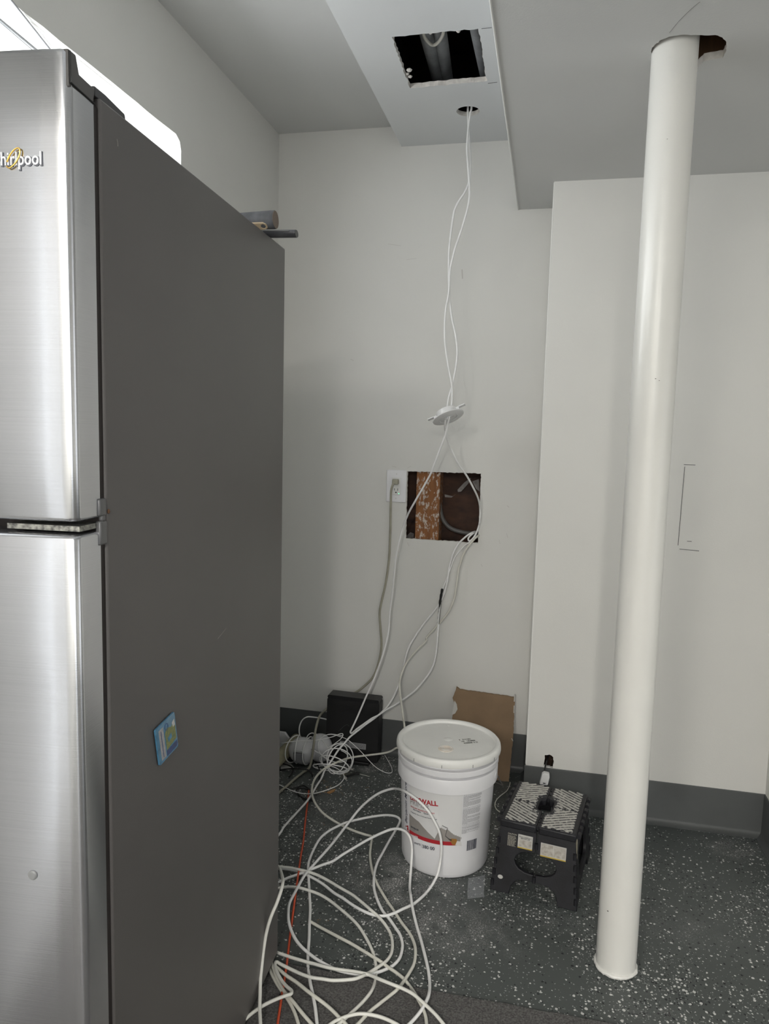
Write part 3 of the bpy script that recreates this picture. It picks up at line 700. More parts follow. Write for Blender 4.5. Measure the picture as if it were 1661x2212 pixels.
BC = onz(955, 1898, 0)+Vector((-.012, .131, 0)); BC.z = 0      # axis of the paint bucket
def infront(x, y, z, gap=.0065):
    """a cable point at height z, pulled forward along the sight line where the bucket would be in its way"""
    p = onz(x, y, z)
    v = ray(x, y); o_ = CAM-BC; r_ = .1415+gap
    A_ = v.x**2+v.y**2; B_ = 2*(o_.x*v.x+o_.y*v.y); C_ = o_.x**2+o_.y**2-r_*r_; ds = B_*B_-4*A_*C_
    if ds > 0:
        q_ = CAM+v*((-B_-math.sqrt(ds))/(2*A_))
        if q_.y < p.y: return q_
    return p
def trace(segs):
    """segs: list of (crop origin x, y, scale, mode, [(cx, cy, val?)...]); mode 'Y' gives depth, 'z' gives height; missing vals are interpolated"""
    out_ = []
    for (ox_, oy_, sc_, mode, pts) in segs:
        vals = [p[2] if len(p) > 2 else None for p in pts]
        idx = [i for i, v in enumerate(vals) if v is not None]
        for i in range(len(vals)):
            if vals[i] is None:
                lo = max([j for j in idx if j < i], default=idx[0]); hi = min([j for j in idx if j > i], default=idx[-1])
                vals[i] = vals[lo] if lo == hi else vals[lo]+(vals[hi]-vals[lo])*(i-lo)/(hi-lo)
        first = True
        for (cx, cy_, *_), v in zip(pts, vals):
            x, y = ox_+cx/sc_, oy_+cy_/sc_
            if mode == 'Y': out_.append(ony(x, y, v))
            elif mode == 'B': out_.append(infront(x, y, v))
            else:
                p = onz(x, y, v)
                if p.y < 1.56: p = onz(x, y, v+.009)
                out_.append(p)
            if len(out_) > 1 and (out_[-1]-out_[-2]).length < .009 and mode == 'z': out_.pop()
            elif first and mode != 'B' and len(out_) > 2 and ((out_[-1]-out_[-2]).length < .014 or (out_[-1]-out_[-2]).dot(out_[-2]-out_[-3]) < 0): out_.pop()
            first = False
    return out_
def cable(name, label, segs, r, m, cat='cable', group=None, sub=5, seg=8):
    raw = trace(segs)
    for end in (0, -1):          # cables that leave over the carpet towards the viewer run on for a while
        p, q = raw[end], raw[1 if end == 0 else -2]
        if p.y < 1.47 and p.z < .06 and p.x > -.52:
            d_ = Vector((p.x-q.x, p.y-q.y, 0)).normalized(); sw = random.uniform(-.5, .5); ex = []
            for k in range(1, 6):
                d_ = (Matrix.Rotation(sw*.35, 3, 'Z') @ d_); prev = ex[-1] if ex else p; ex.append(Vector((prev.x+d_.x*.09, prev.y+d_.y*.09, .0135)))
            raw = raw+ex if end == -1 else ex[::-1]+raw
    pts = smooth_path(raw, sub)
    o = MB().tube(pts, r, seg).build(name, m, None, ang=80)
    return tag(o, label, cat, group)
c1 = (740, 1330, 6.388); c2 = (960, 1100, 15.8); c3 = (600, 1560, 6.388); c4 = (740, 1690, 6.921); c5 = (530, 1860, 6.282); c6 = (740, 1900, 6.921); c7 = (930, 200, 6.146); c8 = (920, 550, 5.82); cW = (780, 840, 3.95); cF = (0, 0, 1)
YH = rc.y
# putty coloured cord: plug body, then down behind the modem, out at its side and across the floor
plug = thing('extension_cord', 'putty coloured power cord plugged into the outlet and running behind the modem', 'cord', (ox, YB-.03, oz+.018))
pb = Vector(plug.location)
MB().box(-.012, .012, -.004, .0195, -.010, .010).build('plug', OLIVE, plug, bev=.003)
cpts = trace([(*cF, 'Y', [(850, 1044, YB-.034), (845, 1060, YB-.03), (844, 1090, YB-.012), (843, 1150, YB-.008), (840, 1210, YB-.008), (833, 1260, YB-.008), (824, 1300, YB-.008), (820, 1325, YB-.008), (822, 1360, YB-.008), (824, 1395, YB-.008), (818, 1430, YB-.008), (806, 1462, YB-.009), (780, 1488, YB-.010), (756, 1502, YB-.013), (735, 1512, YB-.013), (715, 1524, YB-.014), (702, 1535, YB-.03), (690, 1548, YB-.10), (682, 1575, 2.59), (678, 1605, 2.555), (674, 1635, 2.555)]),
               (*cF, 'z', [(668, 1658, .012), (652, 1670, .008), (636, 1683, .006), (622, 1696, .006), (612, 1704, .006), (598, 1716, .006), (575, 1735, .006)])])
cpts = [pb+Vector((0, -.002, -.006))]+cpts
MB().tube([p-pb for p in smooth_path(cpts, 5)], .0045, 10).build('cord', OLIVE, plug, ang=80)

# ================================================================== disc hanging on the cables
dc = ony(968, 901, 2.49)
disc = thing('cable_grommet', 'round white trim ring with spring clips hanging on the two cables', 'trim ring', dc)
tilt = Matrix.Rotation(math.radians(-24), 3, 'Y') @ Matrix.Rotation(math.radians(-17), 3, 'X')
TT = lambda v: tilt @ Vector(v)
MB().lathe([(.012, -.003), (.050, -.004), (.0545, -.002), (.055, .0005), (.050, .003), (.036, .004), (.036, .002), (.012, .002), (.012, -.003)], 48, cap=False, T=TT).build('flange', WHITEP, disc)
MB().lathe([(.036, .003), (.036, .024), (.033, .024), (.033, .003)], 40, cap=False, T=TT).build('collar', WHITEP, disc)
MB().lathe([(.030, -.0042), (.0315, -.0052), (.033, -.0042)], 40, cap=False, T=TT).build('ridge', WHITEP, disc)
for s_ in (-1, 1):
    MB().box(s_*.040-.006, s_*.040+.006, -.007, .007, .003, .020, T=TT).build('clip_post', WHITEP, disc, bev=.001)
    MB().box(min(s_*.046, s_*.068), max(s_*.046, s_*.068), -.008, .008, .017, .021, T=TT).build('spring_clip', WHITEP, disc, bev=.001)
MB().box(.006, .02, -.004, -.0015, -.0052, -.003, T=TT).build('rib', mat('shadow_grey_plastic', (.5, .5, .5), .5), disc)

# ================================================================== network cables
NC = 'white network cables'
cable('network_cable', 'white cable from the ceiling hole that folds sharply in front of the modem', [
    (*c7, 'Y', [(540, -60, YH-.01), (545, 185, YH-.008), (530, 270), (505, 420), (490, 600), (483, 750), (495, 950), (508, 1130), (515, 1250), (515, 1400), (480, 1580), (400, 1850), (330, 2050, 2.50)]),
    (*c8, 'Y', [(345, 0, 2.50), (305, 180), (292, 400), (280, 520), (250, 680), (235, 900), (242, 1130), (280, 1400), (325, 1650), (328, 1780), (318, 1920, 2.495)]),
    (*cW, 'Y', [(760, 195, 2.49), (748, 260, 2.485), (735, 320), (715, 400), (670, 520), (625, 640), (590, 730), (530, 840), (460, 960, 2.56), (400, 1070), (350, 1200, 2.62), (315, 1340), (295, 1450), (280, 1600), (265, 1750), (245, 1900, 2.66), (235, 2050)]),
    (*c1, 'Y', [(640, 130, 2.66), (610, 330), (560, 520), (500, 700), (430, 880), (340, 1080), (250, 1290), (180, 1450), (122, 1568, 2.60), (108, 1605), (130, 1620), (200, 1560, 2.60), (300, 1490), (400, 1420), (490, 1375), (600, 1300, 2.63), (700, 1245), (800, 1180), (900, 1110), (1000, 1030), (1100, 920), (1190, 800), (1250, 680), (1290, 500), (1305, 350), (1312, 250), (1325, 120, 2.70)])], .0034, WHITEC, group=NC)
cable('network_cable', 'white cable from the ceiling hole that loops at the lower corner of the wall cut-out', [
    (*c7, 'Y', [(495, -60, YH+.012), (495, 190, YH+.01), (497, 350), (500, 420), (515, 650), (532, 900), (528, 1050), (505, 1200), (450, 1330), (370, 1450), (320, 1550), (295, 1680), (265, 1900), (245, 2100, 2.508)]),
    (*c8, 'Y', [(288, 100, 2.508), (287, 250), (292, 480), (302, 620), (330, 820), (370, 1000), (392, 1200), (378, 1400), (325, 1660), (285, 1800), (268, 1920, 2.50)]),
    (*cW, 'Y', [(728, 200, 2.50), (716, 300, 2.50), (720, 360), (740, 440), (770, 520), (830, 640), (900, 740), (960, 850, 2.66), (1000, 940), (1015, 1030, 2.74), (1012, 1130)]),
    (*c2, 'Y', [(1180, 550, 2.755), (1110, 760), (1040, 900), (960, 1010), (880, 1080, 2.745), (830, 1070), (815, 1000), (870, 920), (960, 840, 2.765), (1050, 800, 2.79), (1080, 775, 2.80), (1030, 765, 2.79), (900, 820, 2.765), (750, 920), (600, 1050), (480, 1170, 2.745), (380, 1330), (290, 1520), (210, 1780), (150, 2050, 2.735)]),
    (*cW, 'Y', [(740, 1620, 2.73), (715, 1720), (680, 1810), (620, 1900), (560, 1970), (480, 2080, 2.72)]),
    (*c1, 'Y', [(1130, 120, 2.72), (1010, 270), (920, 420), (870, 560), (840, 700), (805, 830), (780, 930), (740, 1030), (690, 1140, 2.67), (610, 1260), (520, 1350), (420, 1430), (320, 1500, 2.60), (220, 1580)]),
    (*c3, 'Y', [(1000, 200, 2.57), (920, 290), (840, 380), (780, 470, 2.53), (720, 560), (650, 660, 2.49)]),
    (*c3, 'z', [(600, 780, .02), (540, 870), (490, 960, .016), (440, 1040), (370, 1130), (260, 1250), (150, 1370), (80, 1450), (40, 1520), (-60, 1640, .01)])], .0035, WHITEC, group=NC)
cable('network_cable', 'cream cable from the wall cut-out passing behind the bucket and bending sharply on the floor', [
    (*c2, 'Y', [(1168, 882, 2.766), (1100, 945, 2.752), (1000, 1040, 2.74), (880, 1180), (740, 1370), (620, 1600), (540, 1850), (480, 2060, 2.735)]),
    (*cW, 'Y', [(825, 1560, 2.73), (810, 1700), (790, 1800), (740, 1910), (650, 2020), (560, 2120, 2.73)]),
    (*c1, 'Y', [(1280, 230, 2.72), (1150, 350), (1000, 500), (900, 620), (840, 730, 2.68), (800, 850), (785, 950), (795, 1100), (815, 1250), (835, 1400, 2.56), (850, 1500)]),
    (*cF, 'Y', [(876, 1590, 2.50), (884, 1612, 2.46)]),
    (*cF, 'z', [(880, 1622, .09), (868, 1617, .06)]),
    (*c3, 'z', [(1640, 355, .05), (1560, 400), (1450, 430), (1250, 455, .05), (1000, 490), (850, 540, .06), (720, 600), (620, 660), (540, 740, .04), (490, 830), (470, 930, .024), (480, 1030), (530, 1140), (620, 1250), (740, 1340), (860, 1410, .012), (960, 1460), (1080, 1510), (1200, 1550, .010)]),
    (*c4, 'z', [(390, 785, .011), (425, 805), (436, 840), (422, 950, .010), (410, 1080), (420, 1200), (450, 1350), (500, 1480), (545, 1570, .006)]),
    (*c6, 'z', [(560, 150, .005), (660, 310), (770, 470), (880, 640), (1000, 800), (1070, 950), (1090, 1080), (1070, 1250), (1000, 1390), (900, 1540, .012), (820, 1640), (700, 1740), (560, 1850), (400, 1980), (250, 2140), (60, 2320, .006)])], .0039, CREAM2, group=NC)
cable('network_cable', 'long white cable whose tallest loop arches across the bucket label', [
    (*c5, 'z', [(990, 2400, .005), (970, 2180, .005), (950, 2000), (920, 1830), (880, 1650), (850, 1450), (850, 1250), (865, 1050), (870, 850), (880, 650), (870, 450), (858, 200, .007), (865, 0)]),
    (*c3, 'z', [(560, 1640, .012), (680, 1520), (820, 1440), (960, 1380, .022)]),
    (*c4, 'z', [(130, 590, .024), (300, 540), (500, 505), (650, 490, .034), (780, 505, .04), (850, 545, .04), (852, 600), (790, 720), (700, 870, .02), (600, 1050), (520, 1200, .012), (480, 1340), (465, 1500)]),
    (*c6, 'z', [(470, 30, .010), (480, 180), (530, 330), (600, 470), (700, 590), (790, 720, .006), (860, 830), (893, 950), (890, 1050), (850, 1180), (750, 1290), (650, 1340), (520, 1390), (400, 1420), (280, 1430), (150, 1410)]),
    (*c5, 'z', [(1382, 1530, .006), (1250, 1480), (1100, 1410), (950, 1320), (800, 1200), (700, 1090), (630, 960), (590, 830, .02), (582, 700), (600, 570), (670, 430), (730, 320), (800, 200, .02), (900, 80)]),
    (*c4, 'B', [(-190, 960, .024), (0, 720, .03), (100, 590, .05), (250, 400, .085), (400, 260, .12), (550, 160, .15), (700, 105, .17), (800, 95, .185), (900, 120, .20), (1020, 190, .205), (1150, 290, .20), (1280, 430, .19), (1380, 600, .165), (1450, 760, .14), (1477, 950, .105), (1465, 1150, .07), (1430, 1340, .04), (1370, 1480, .022), (1300, 1590, .012)]),
    (*c6, 'z', [(1330, 110, .010), (1200, 250), (1050, 370), (900, 440), (750, 510), (600, 545, .012), (450, 525), (300, 465), (150, 380), (0, 275)]),
    (*c5, 'z', [(1200, 430, .010), (1050, 310), (900, 220), (790, 170), (650, 130), (520, 105), (440, 96), (300, 110, .006)])], .0039, WHITEC, group=NC)
cable('network_cable', 'white cable with a lower rounded loop leaning on the left of the bucket base', [
    (*c5, 'z', [(440, 290, .006), (515, 257, .010), (600, 220), (720, 180), (900, 110), (1050, 50), (1190, 0, .02)]),
    (*c4, 'B', [(0, 1080, .03), (150, 990, .045), (300, 900, .06), (450, 820, .075), (600, 750, .09), (720, 705, .10), (830, 695, .11), (930, 730, .11), (1000, 810, .105), (1030, 920, .088), (1036, 1050, .065), (1025, 1250, .035), (1010, 1450, .014), (1005, 1600, .008)]),
    (*c6, 'z', [(1020, 250, .020), (1050, 450), (1110, 700, .008), (1170, 900), (1230, 1130), (1280, 1350), (1302, 1550), (1290, 1720), (1230, 1860, .012), (1150, 1990), (1020, 2140), (850, 2300, .006)])], .0039, WHITEC, group=NC)
cable('network_cable', 'white cable hanging over the dark side of the fridge at its lower back edge', [
    (*c5, 'z', [(430, 60, .10), (470, 110, .16), (487, 160, .20), (502, 215, .22), (510, 270, .23), (490, 380, .23), (430, 560, .21), (350, 750, .185), (290, 950, .15), (250, 1180, .115), (225, 1400, .085), (205, 1600, .06), (200, 1800, .045), (195, 2000, .035), (205, 2212, .03), (215, 2400, .02)])], .0039, CREAM, group=NC)
cable('network_cable', 'white cable sweeping from the fridge edge to a kink under the fridge', [
    (*c5, 'z', [(380, 72, .02), (485, 80, .022), (600, 90), (750, 120), (870, 150), (1000, 200), (1150, 280), (1300, 370, .018)]),
    (*c6, 'z', [(0, 140, .016), (150, 230), (300, 350), (430, 460, .018), (540, 560), (640, 680), (720, 820, .006), (745, 960), (730, 1100), (670, 1200), (600, 1260), (480, 1340, .012), (400, 1390), (280, 1450), (150, 1490)]),
    (*c5, 'z', [(1382, 1615, .010), (1200, 1620), (1050, 1600), (900, 1580), (750, 1530), (600, 1460), (480, 1400), (418, 1368, .012), (402, 1385, .010), (404, 1430), (430, 1510), (490, 1620), (560, 1700), (622, 1755, .022), (636, 1778), (622, 1800), (560, 1822, .024), (430, 1870), (300, 1930), (180, 2000), (60, 2090), (-60, 2200, .03), (-160, 2300, .03)])], .0039, CREAM, group=NC)
cable('network_cable', 'cream cable curving from the fridge edge down to the carpet', [
    (*c5, 'z', [(400, 375, .012), (510, 357, .012), (600, 350), (720, 360), (850, 395, .016), (1000, 450), (1150, 540), (1300, 660, .010)]),
    (*c6, 'z', [(0, 470, .008), (130, 580), (250, 710), (350, 870), (430, 1030), (480, 1180, .005), (500, 1330), (490, 1500), (440, 1650), (330, 1800), (180, 1950), (0, 2110, .006), (-160, 2240, .006)])], .0039, CREAM, group=NC)
cable('network_cable', 'cream cable with a cut end lying straight across the floor', [
    (*c5, 'z', [(876, 818, .006), (1000, 890, .005), (1150, 970), (1300, 1050)]),
    (*c6, 'z', [(0, 870, .005), (150, 970), (300, 1060), (430, 1140), (560, 1220, .010), (680, 1310), (800, 1390), (920, 1490), (1000, 1590), (1070, 1690, .006), (1150, 1830), (1210, 1950), (1242, 2050), (1255, 2159), (1260, 2300, .005)])], .0039, CREAM2, group=NC)
cable('network_cable', 'white cable crossing the carpet edge from the fridge corner to the lower right', [
    (*c5, 'z', [(400, 1232, .012), (460, 1252, .012), (600, 1300), (800, 1360), (950, 1400), (1100, 1440, .014), (1250, 1470)]),
    (*c6, 'z', [(0, 1345, .016), (200, 1380), (400, 1425, .018), (550, 1490), (750, 1570), (900, 1630), (1050, 1710, .018), (1180, 1820), (1290, 1920), (1400, 2030), (1500, 2150), (1600, 2280, .008)])], .0039, CREAM, group=NC)
cable('network_cable', 'cream cable on the carpet running out from under the fridge, longest of the three', [
    (*c5, 'z', [(400, 1425, .010), (460, 1475, .010), (550, 1550), (700, 1650), (850, 1770, .012), (1000, 1880), (1150, 2000), (1290, 2140), (1400, 2260, .006)])], .0039, CREAM2, group=NC)
cable('network_cable', 'cream cable on the carpet passing under the sharp cable bend', [
    (*c5, 'z', [(355, 1390, .010), (378, 1450, .010), (410, 1550), (470, 1680), (540, 1790, .008), (640, 1900), (760, 2050), (900, 2212), (1000, 2330, .006)])], .0039, CREAM2, group=NC)
cable('network_cable', 'cream cable nearest the fridge base on the dark carpet', [
    (*c5, 'z', [(330, 1460, .005), (352, 1520, .005), (405, 1625), (480, 1745, .004), (590, 1900), (670, 2060), (720, 2212), (750, 2320, .004)])], .0039, CREAM2, group=NC)
cable('network_cable', 'white cable arching along the bottom edge of the picture', [
    (*cF, 'z', [(700, 2222, .006), (724, 2206), (748, 2196), (768, 2191), (784, 2190, .012), (806, 2193), (828, 2199), (852, 2210), (870, 2222, .006)])], .0039, CREAM, group=NC)
cable('pull_cord', 'thin white cord taped to a cable with black tape below the wall cut-out', [
    (*c2, 'Y', [(1230, 830, 2.80), (1120, 900, 2.77), (880, 1110, 2.745), (700, 1230), (540, 1400), (380, 1600), (300, 1760), (220, 1980, 2.735)]),
    (*cW, 'Y', [(728, 1625, 2.728), (700, 1700), (680, 1800), (665, 1900), (655, 2000), (650, 2050, 2.70)])], .0022, WHITEC, cat='cord')
tape = thing('tape_wrap', 'black tape wrapped round the taped cable ends', 'tape', ony(952, 1300, 2.712))
tb = Vector(tape.location)
tp = [p-tb for p in trace([(*cW, 'Y', [(693, 1705, 2.718), (683, 1760), (672, 1830), (664, 1900), (658, 1960), (653, 2002, 2.708)])])]
MB().tube(smooth_path(tp, 4), [.0038+.0018*abs(math.sin(i*1.1)) if i < 9 else .0016+.0013*abs(math.sin(i*.9)) for i in range(len(tp)*4-3)], 7).build('tape', BLACKW, tape)
MB().tube([p+Vector((.006, -.002, 0)) for p in tp[2:]], .0007, 5).build('loose_end', BLACKW, tape)

# ================================================================== modem
mz = onz(760, 1644, 0); MY = 2.655
ml, mr = ony(703, 1560, MY).x, ony(817, 1560, MY).x; mtop = ony(760, 1503, MY+.03).z
mod = thing('modem', 'black upright modem with a silver label standing against the wall', 'modem', ((ml+mr)/2, MY, 0), math.radians(-1.5))
mw = (mr-ml)/2
def rrect(w0, w1, z0, z1, r, n=5):
    o_ = []
    for cx, cz, a0 in ((w1-r, z0+r, -90), (w1-r, z1-r, 0), (w0+r, z1-r, 90), (w0+r, z0+r, 180)):
        for i in range(n+1): a = math.radians(a0+90*i/n); o_.append((cx+r*math.cos(a), cz+r*math.sin(a)))
    return o_
lean = lambda u, v, w_: Vector((u, w_+v*.06, v))
MB().plate(rrect(-mw, mw, .012, mtop-.012, .008), [], .052, lean).build('body', BLACKP, mod, bev=.003)
MB().plate(rrect(-mw+.002, mw-.002, mtop-.014, mtop, .006), [], .058, lambda u, v, w_: lean(u, v, w_-.003)).build('top_panel', mat('satin_black', (.008, .008, .009), .4), mod, bev=.003)
MB().box(-mw+.01, mw-.03, -.012, .062, 0, .014).build('foot', BLACKP, mod, bev=.003)
for i in range(6): MB().box(-mw+.012, mw-.012, .0138-.015*0+(.195+i*.006)*.06-.0145, (.195+i*.006)*.06, .195+i*.0055, .197+i*.0055).build('vent_rib', BLACKP, mod)
for i in range(5): MB().box(-mw+.03, mw-.012, (.03+i*.005)*.06-.0012, (.03+i*.005)*.06+.003, .028+i*.0052, .0302+i*.0052).build('vent_rib', BLACKP, mod)
lb0, lb1 = ony(733, 1606, MY).x-(ml+mr)/2, ony(790, 1606, MY).x-(ml+mr)/2
SIL = mat('silver_label', (.34, .34, .345), .35); INK = mat('print_ink', (.05, .05, .05), .6); INKG = mat('grey_print_ink', (.30, .30, .31), .7)
lab = MB().plate(rect(lb0, lb1, .060, .082), [], .0006, lambda u, v, w_: lean(u, v, -w_-.0001)); lb_o = lab.build('label', SIL, mod, smooth=False); lb_o['label'] = 'silver rating label'
rr = random.Random(9); tl = MB()
for i in range(6):
    z = .0635+i*.003; x = lb0+.045
    while x < lb1-.004:
        l_ = rr.uniform(.003, .012); l_ = min(l_, lb1-.003-x)
        tl.add([lean(x, z, -.0009), lean(x+l_, z, -.0009), lean(x+l_, z+.0012, -.0009), lean(x, z+.0012, -.0009)], [(0, 1, 2, 3)]); x += l_+.0015
tl.add([lean(lb0+.042, .061, -.0009), lean(lb0+.0428, .061, -.0009), lean(lb0+.0428, .081, -.0009), lean(lb0+.042, .081, -.0009)], [(0, 1, 2, 3)])
for i in range(4): tl.add([lean(lb0+.012, .0635+i*.0045, -.0009), lean(lb0+.038, .0635+i*.0045, -.0009), lean(lb0+.038, .0648+i*.0045, -.0009), lean(lb0+.012, .0648+i*.0045, -.0009)], [(0, 1, 2, 3)])
tl.build('label_print', INK, lb_o, smooth=False)['kind'] = 'stuff'
MB().tube([lean(x, z, -.0006) for x, z in ((-.055, .118), (-.042, .132), (-.03, .145), (-.02, .149), (-.012, .145))], .0006, 5).build('scratch', mat('grey_scratch', (.09, .09, .09), .6), mod)

# ================================================================== clutter by the modem
pod = thing('mesh_pod', 'rounded white device wrapped in flat white cable on the floor', 'device', onz(665, 1668, 0))
pb_ = Vector(pod.location)
bx = ony(648, 1635, 2.60)-pb_; by = ony(690, 1622, 2.62)-pb_
def blob(c, rx, ry, rz_, T=None):
    prof = [(math.sin(math.pi*i/14), -math.cos(math.pi*i/14)) for i in range(15)]
    return MB().lathe([(max(r, 1e-5), z) for r, z in prof], 28, cap=False, T=lambda v: Vector((c[0]+v.x*rx, c[1]+v.y*ry, c[2]+v.z*rz_)))
PODM = mat('glossy_white_plastic', (.62, .62, .63), .25)
blob((bx.x+.012, bx.y, .052), .058, .045, .052).build('body', PODM, pod)
blob((by.x, by.y+.01, .058), .048, .045, .056).build('lobe', PODM, pod)
MB().box(bx.x-.012, bx.x+.030, bx.y-.049, bx.y-.030, .022, .062).build('label_panel', mat('dim_grey_label', (.22, .22, .23), .3), pod, bev=.004)
MB().box(bx.x-.010, bx.x+.028, bx.y-.0495, bx.y-.031, .064, .074).build('label_strip', PALE, pod, bev=.002)
def ribbon(cx, cy_, cz, rx, rz_, tilt_, yaw, n=36):
    out_ = []
    for i in range(n):
        a = 2*math.pi*i/n; v = Vector((rx*math.cos(a), 0, rz_*math.sin(a)))
        v = Matrix.Rotation(math.radians(yaw), 3, 'Z') @ Matrix.Rotation(math.radians(tilt_), 3, 'X') @ v
        out_.append(Vector((cx, cy_, cz))+v)
    return out_
for k, (dx, yw) in enumerate(((-.020, 96), (.022, 84), (-.036, 70))):
    pts = ribbon(bx.x+.012+dx, bx.y, .0545, .0535, .0515, 0, yw)
    MB().tube(pts, (.0012, .0036), 8, closed=True, flat=(math.sin(math.radians(yw)), -math.cos(math.radians(yw)), .001) if 0 else None) if 0 else None
    m_ = MB(); rr_ = .0022; m_.tube(pts, rr_, 6, closed=True); m_.build('wrapped_cable', WHITEC, pod)
# coil of flat cable beside the pod
cc = onz(722, 1680, 0)
coil = thing('coiled_cable', 'coil of thin white flat cable standing in front of the modem', 'cable', cc)
for k, (dx, dy, r1, r2, tl_, yw) in enumerate(((0, .03, .058, .052, 12, 8), (-.006, .02, .062, .046, 30, -12), (.010, .04, .050, .056, -14, 20), (-.02, .012, .066, .040, 48, 4), (.004, .026, .048, .058, 6, 55))):
    ht = max(abs(r2*math.cos(math.radians(tl_))), .02)
    MB().tube(ribbon(dx, dy, ht+.004, r1, r2, tl_, yw), .0021, 6, closed=True).build('cable_turn', WHITEC, coil)
thin = 'thin white wires by the modem'
def wire(label, pts, r, m, name='thin_wire', cat='wire', grp=None): return cable(name, label, [(*c3, 'z', pts)], r, m, cat, grp, 5, 6)
wire('thin white wire hanging loose across the front of the modem to the bucket side', [(530, 160, .10), (620, 180, .115), (740, 170, .12), (860, 200, .12), (960, 240, .115), (1080, 340, .09), (1180, 440, .065), (1250, 520, .045), (1340, 610, .02), (1430, 670, .008), (1510, 700, .004), (1575, 690, .004), (1560, 600, .006), (1475, 455, .01)], .0014, WHITEC, grp=thin)
wire('thin white wire making a tall thin loop over the white device', [(60, 290, .10), (180, 270, .11), (340, 258, .115), (480, 255, .115), (620, 232, .118), (760, 200, .12), (860, 160, .13), (900, 170, .13), (870, 230, .115), (780, 300, .10), (690, 360, .08)], .0016, WHITEC, grp=thin)
wire('thin white wire curling in a round loop beside the putty cord', [(690, 350, .09), (620, 260, .10), (540, 180, .11), (470, 150, .115), (410, 190, .11), (400, 270, .095), (440, 340, .08), (520, 400, .07), (580, 430, .06), (640, 480, .05), (700, 520, .04), (770, 545, .03), (860, 555, .025), (930, 530, .025), (970, 470, .03), (930, 420, .04), (870, 390, .05)], .0019, WHITEC, grp=thin)
wire('thin white wire looping in a small oval over the coil', [(900, 190, .11), (740, 165, .12), (640, 190, .115), (580, 240, .105), (560, 310, .09), (570, 400, .07), (620, 470, .055), (700, 510, .045)], .0016, WHITEC, grp=thin)
wire('thin white wire lying in a wide curve past the orange cord', [(20, 865, .004), (55, 880, .004), (160, 930), (270, 970), (380, 988, .009), (490, 985), (600, 960, .006), (720, 920), (830, 870), (900, 800), (915, 740), (880, 690), (820, 640, .012), (740, 610), (600, 600), (540, 620, .02)], .0018, WHITEC, grp=thin)
wire('short flat white lead leaving the side of the modem', [(680, -36, .148), (655, -42, .15), (600, -55, .155), (480, -70, .165), (400, -70, .165), (340, -30, .15), (305, 40, .13), (295, 120, .11), (305, 190, .095), (325, 240, .085)], .0026, WHITEC, 'flat_lead', 'cable')
blk = 'thin black wires on the floor'
wire('thin black wire zigzagging beside the white device', [(550, 440, .02), (445, 475, .03), (480, 520, .03), (540, 580, .025), (575, 660, .015), (575, 740, .006), (572, 790, .003)], .0027, BLACKW, grp=blk)
wire('thin black wire running from the fridge edge under the white device', [(30, 660, .004), (90, 650, .004), (210, 640, .02), (330, 645, .025), (430, 665, .02), (470, 720, .01), (480, 755, .003)], .0027, BLACKW, grp=blk)
wire('thin black wire crossing back toward the fridge edge', [(30, 575, .012), (90, 580, .012), (160, 600), (210, 640, .016), (195, 700, .008), (155, 755, .003)], .0027, BLACKW, grp=blk)
wire('thin black wire with a pointed loop at the end of the orange cord', [(20, 945, .003), (60, 938, .003), (160, 920), (260, 900), (350, 875, .006), (400, 900), (440, 935, .008), (360, 915), (265, 915, .006), (265, 950), (290, 1000), (350, 1045), (430, 1070), (485, 1074, .003)], .0027, BLACKW, grp=blk)
wire('thin black wire lying along the modem front', [(500, 170, .10), (580, 165, .10), (680, 140, .11), (760, 130, .11), (775, 180, .10), (765, 270, .08)], .0016, BLACKW, grp=blk)
wire('orange extension cord running straight along the floor past the fridge', [(428, 940, .006), (420, 1040, .005), (405, 1150), (385, 1320), (370, 1470, .005), (350, 1661, .005), (320, 1830, .010), (290, 2050, .016), (255, 2300, .014), (215, 2600, .010), (175, 2900, .006), (140, 3200, .006), (118, 3380, .006), (60, 3740, .005), (40, 3880, .005), (5, 4110, .005), (-25, 4300, .005)], .0030, ORANGE, 'orange_cord', 'cord')
# rolled paper tube and scraps
rp0, rp1 = onz(600, 1640, .03), onz(640, 1600, .045)
tube_ = thing('paper_roll', 'short beige rolled paper tube behind the fridge edge', 'roll', onz(612, 1640, 0))
rb = Vector(tube_.location); dd = (rp1-rp0).normalized()
MB().tube([rp0-dd*.06-rb, rp0-rb, rp1-rb, rp1+dd*.008-rb], .026, 20).build('roll', mat('beige_paper', (.30, .28, .19), .7, var=.15, vscale=30), tube_)
MB().tube([rp0-dd*.05+Vector((0, -.02, .018))-rb, rp1+Vector((0, -.02, .018))-rb], .0008, 5).build('paper_edge', mat('paper_edge_brown', (.16, .14, .09), .8), tube_)
def scrap(label, q, z, m_, th=.0012):
    ps = [onz(x, y, z) for x, y in q]
    o_ = MB().plate([(p.x, p.y) for p in ps], [], th, lambda u, v, w_: Vector((u, v, z+w_))).build('paper_scrap', m_, smooth=False); return tag(o_, label, 'scrap', 'scraps on the floor')
PAPER = mat('white_paper', (.55, .54, .51), .8)
scrap('off white paper scrap on the floor at the fridge edge', [(606, 1648), (618, 1640), (628, 1650), (636, 1660), (622, 1664), (606, 1662)], .001, PAPER)
scrap('small white plastic scrap beside the modem base', [(752, 1654), (758, 1657), (764, 1664), (756, 1663)], .004, PAPER)
scrap('tiny white scrap beside the black stub', [(744, 1677), (749, 1680), (748, 1685), (743, 1683)], .002, PAPER)
v0 = ony(609, 1600, 2.70); 
wc = MB().plate([(v0.x-.03, v0.z-.05), (v0.x+.012, v0.z-.05), (v0.x+.036, v0.z+.005), (v0.x+.012, v0.z+.035), (v0.x-.03, v0.z+.035)], [], .012, lambda u, v, w_: Vector((u, 2.70+w_, v)))
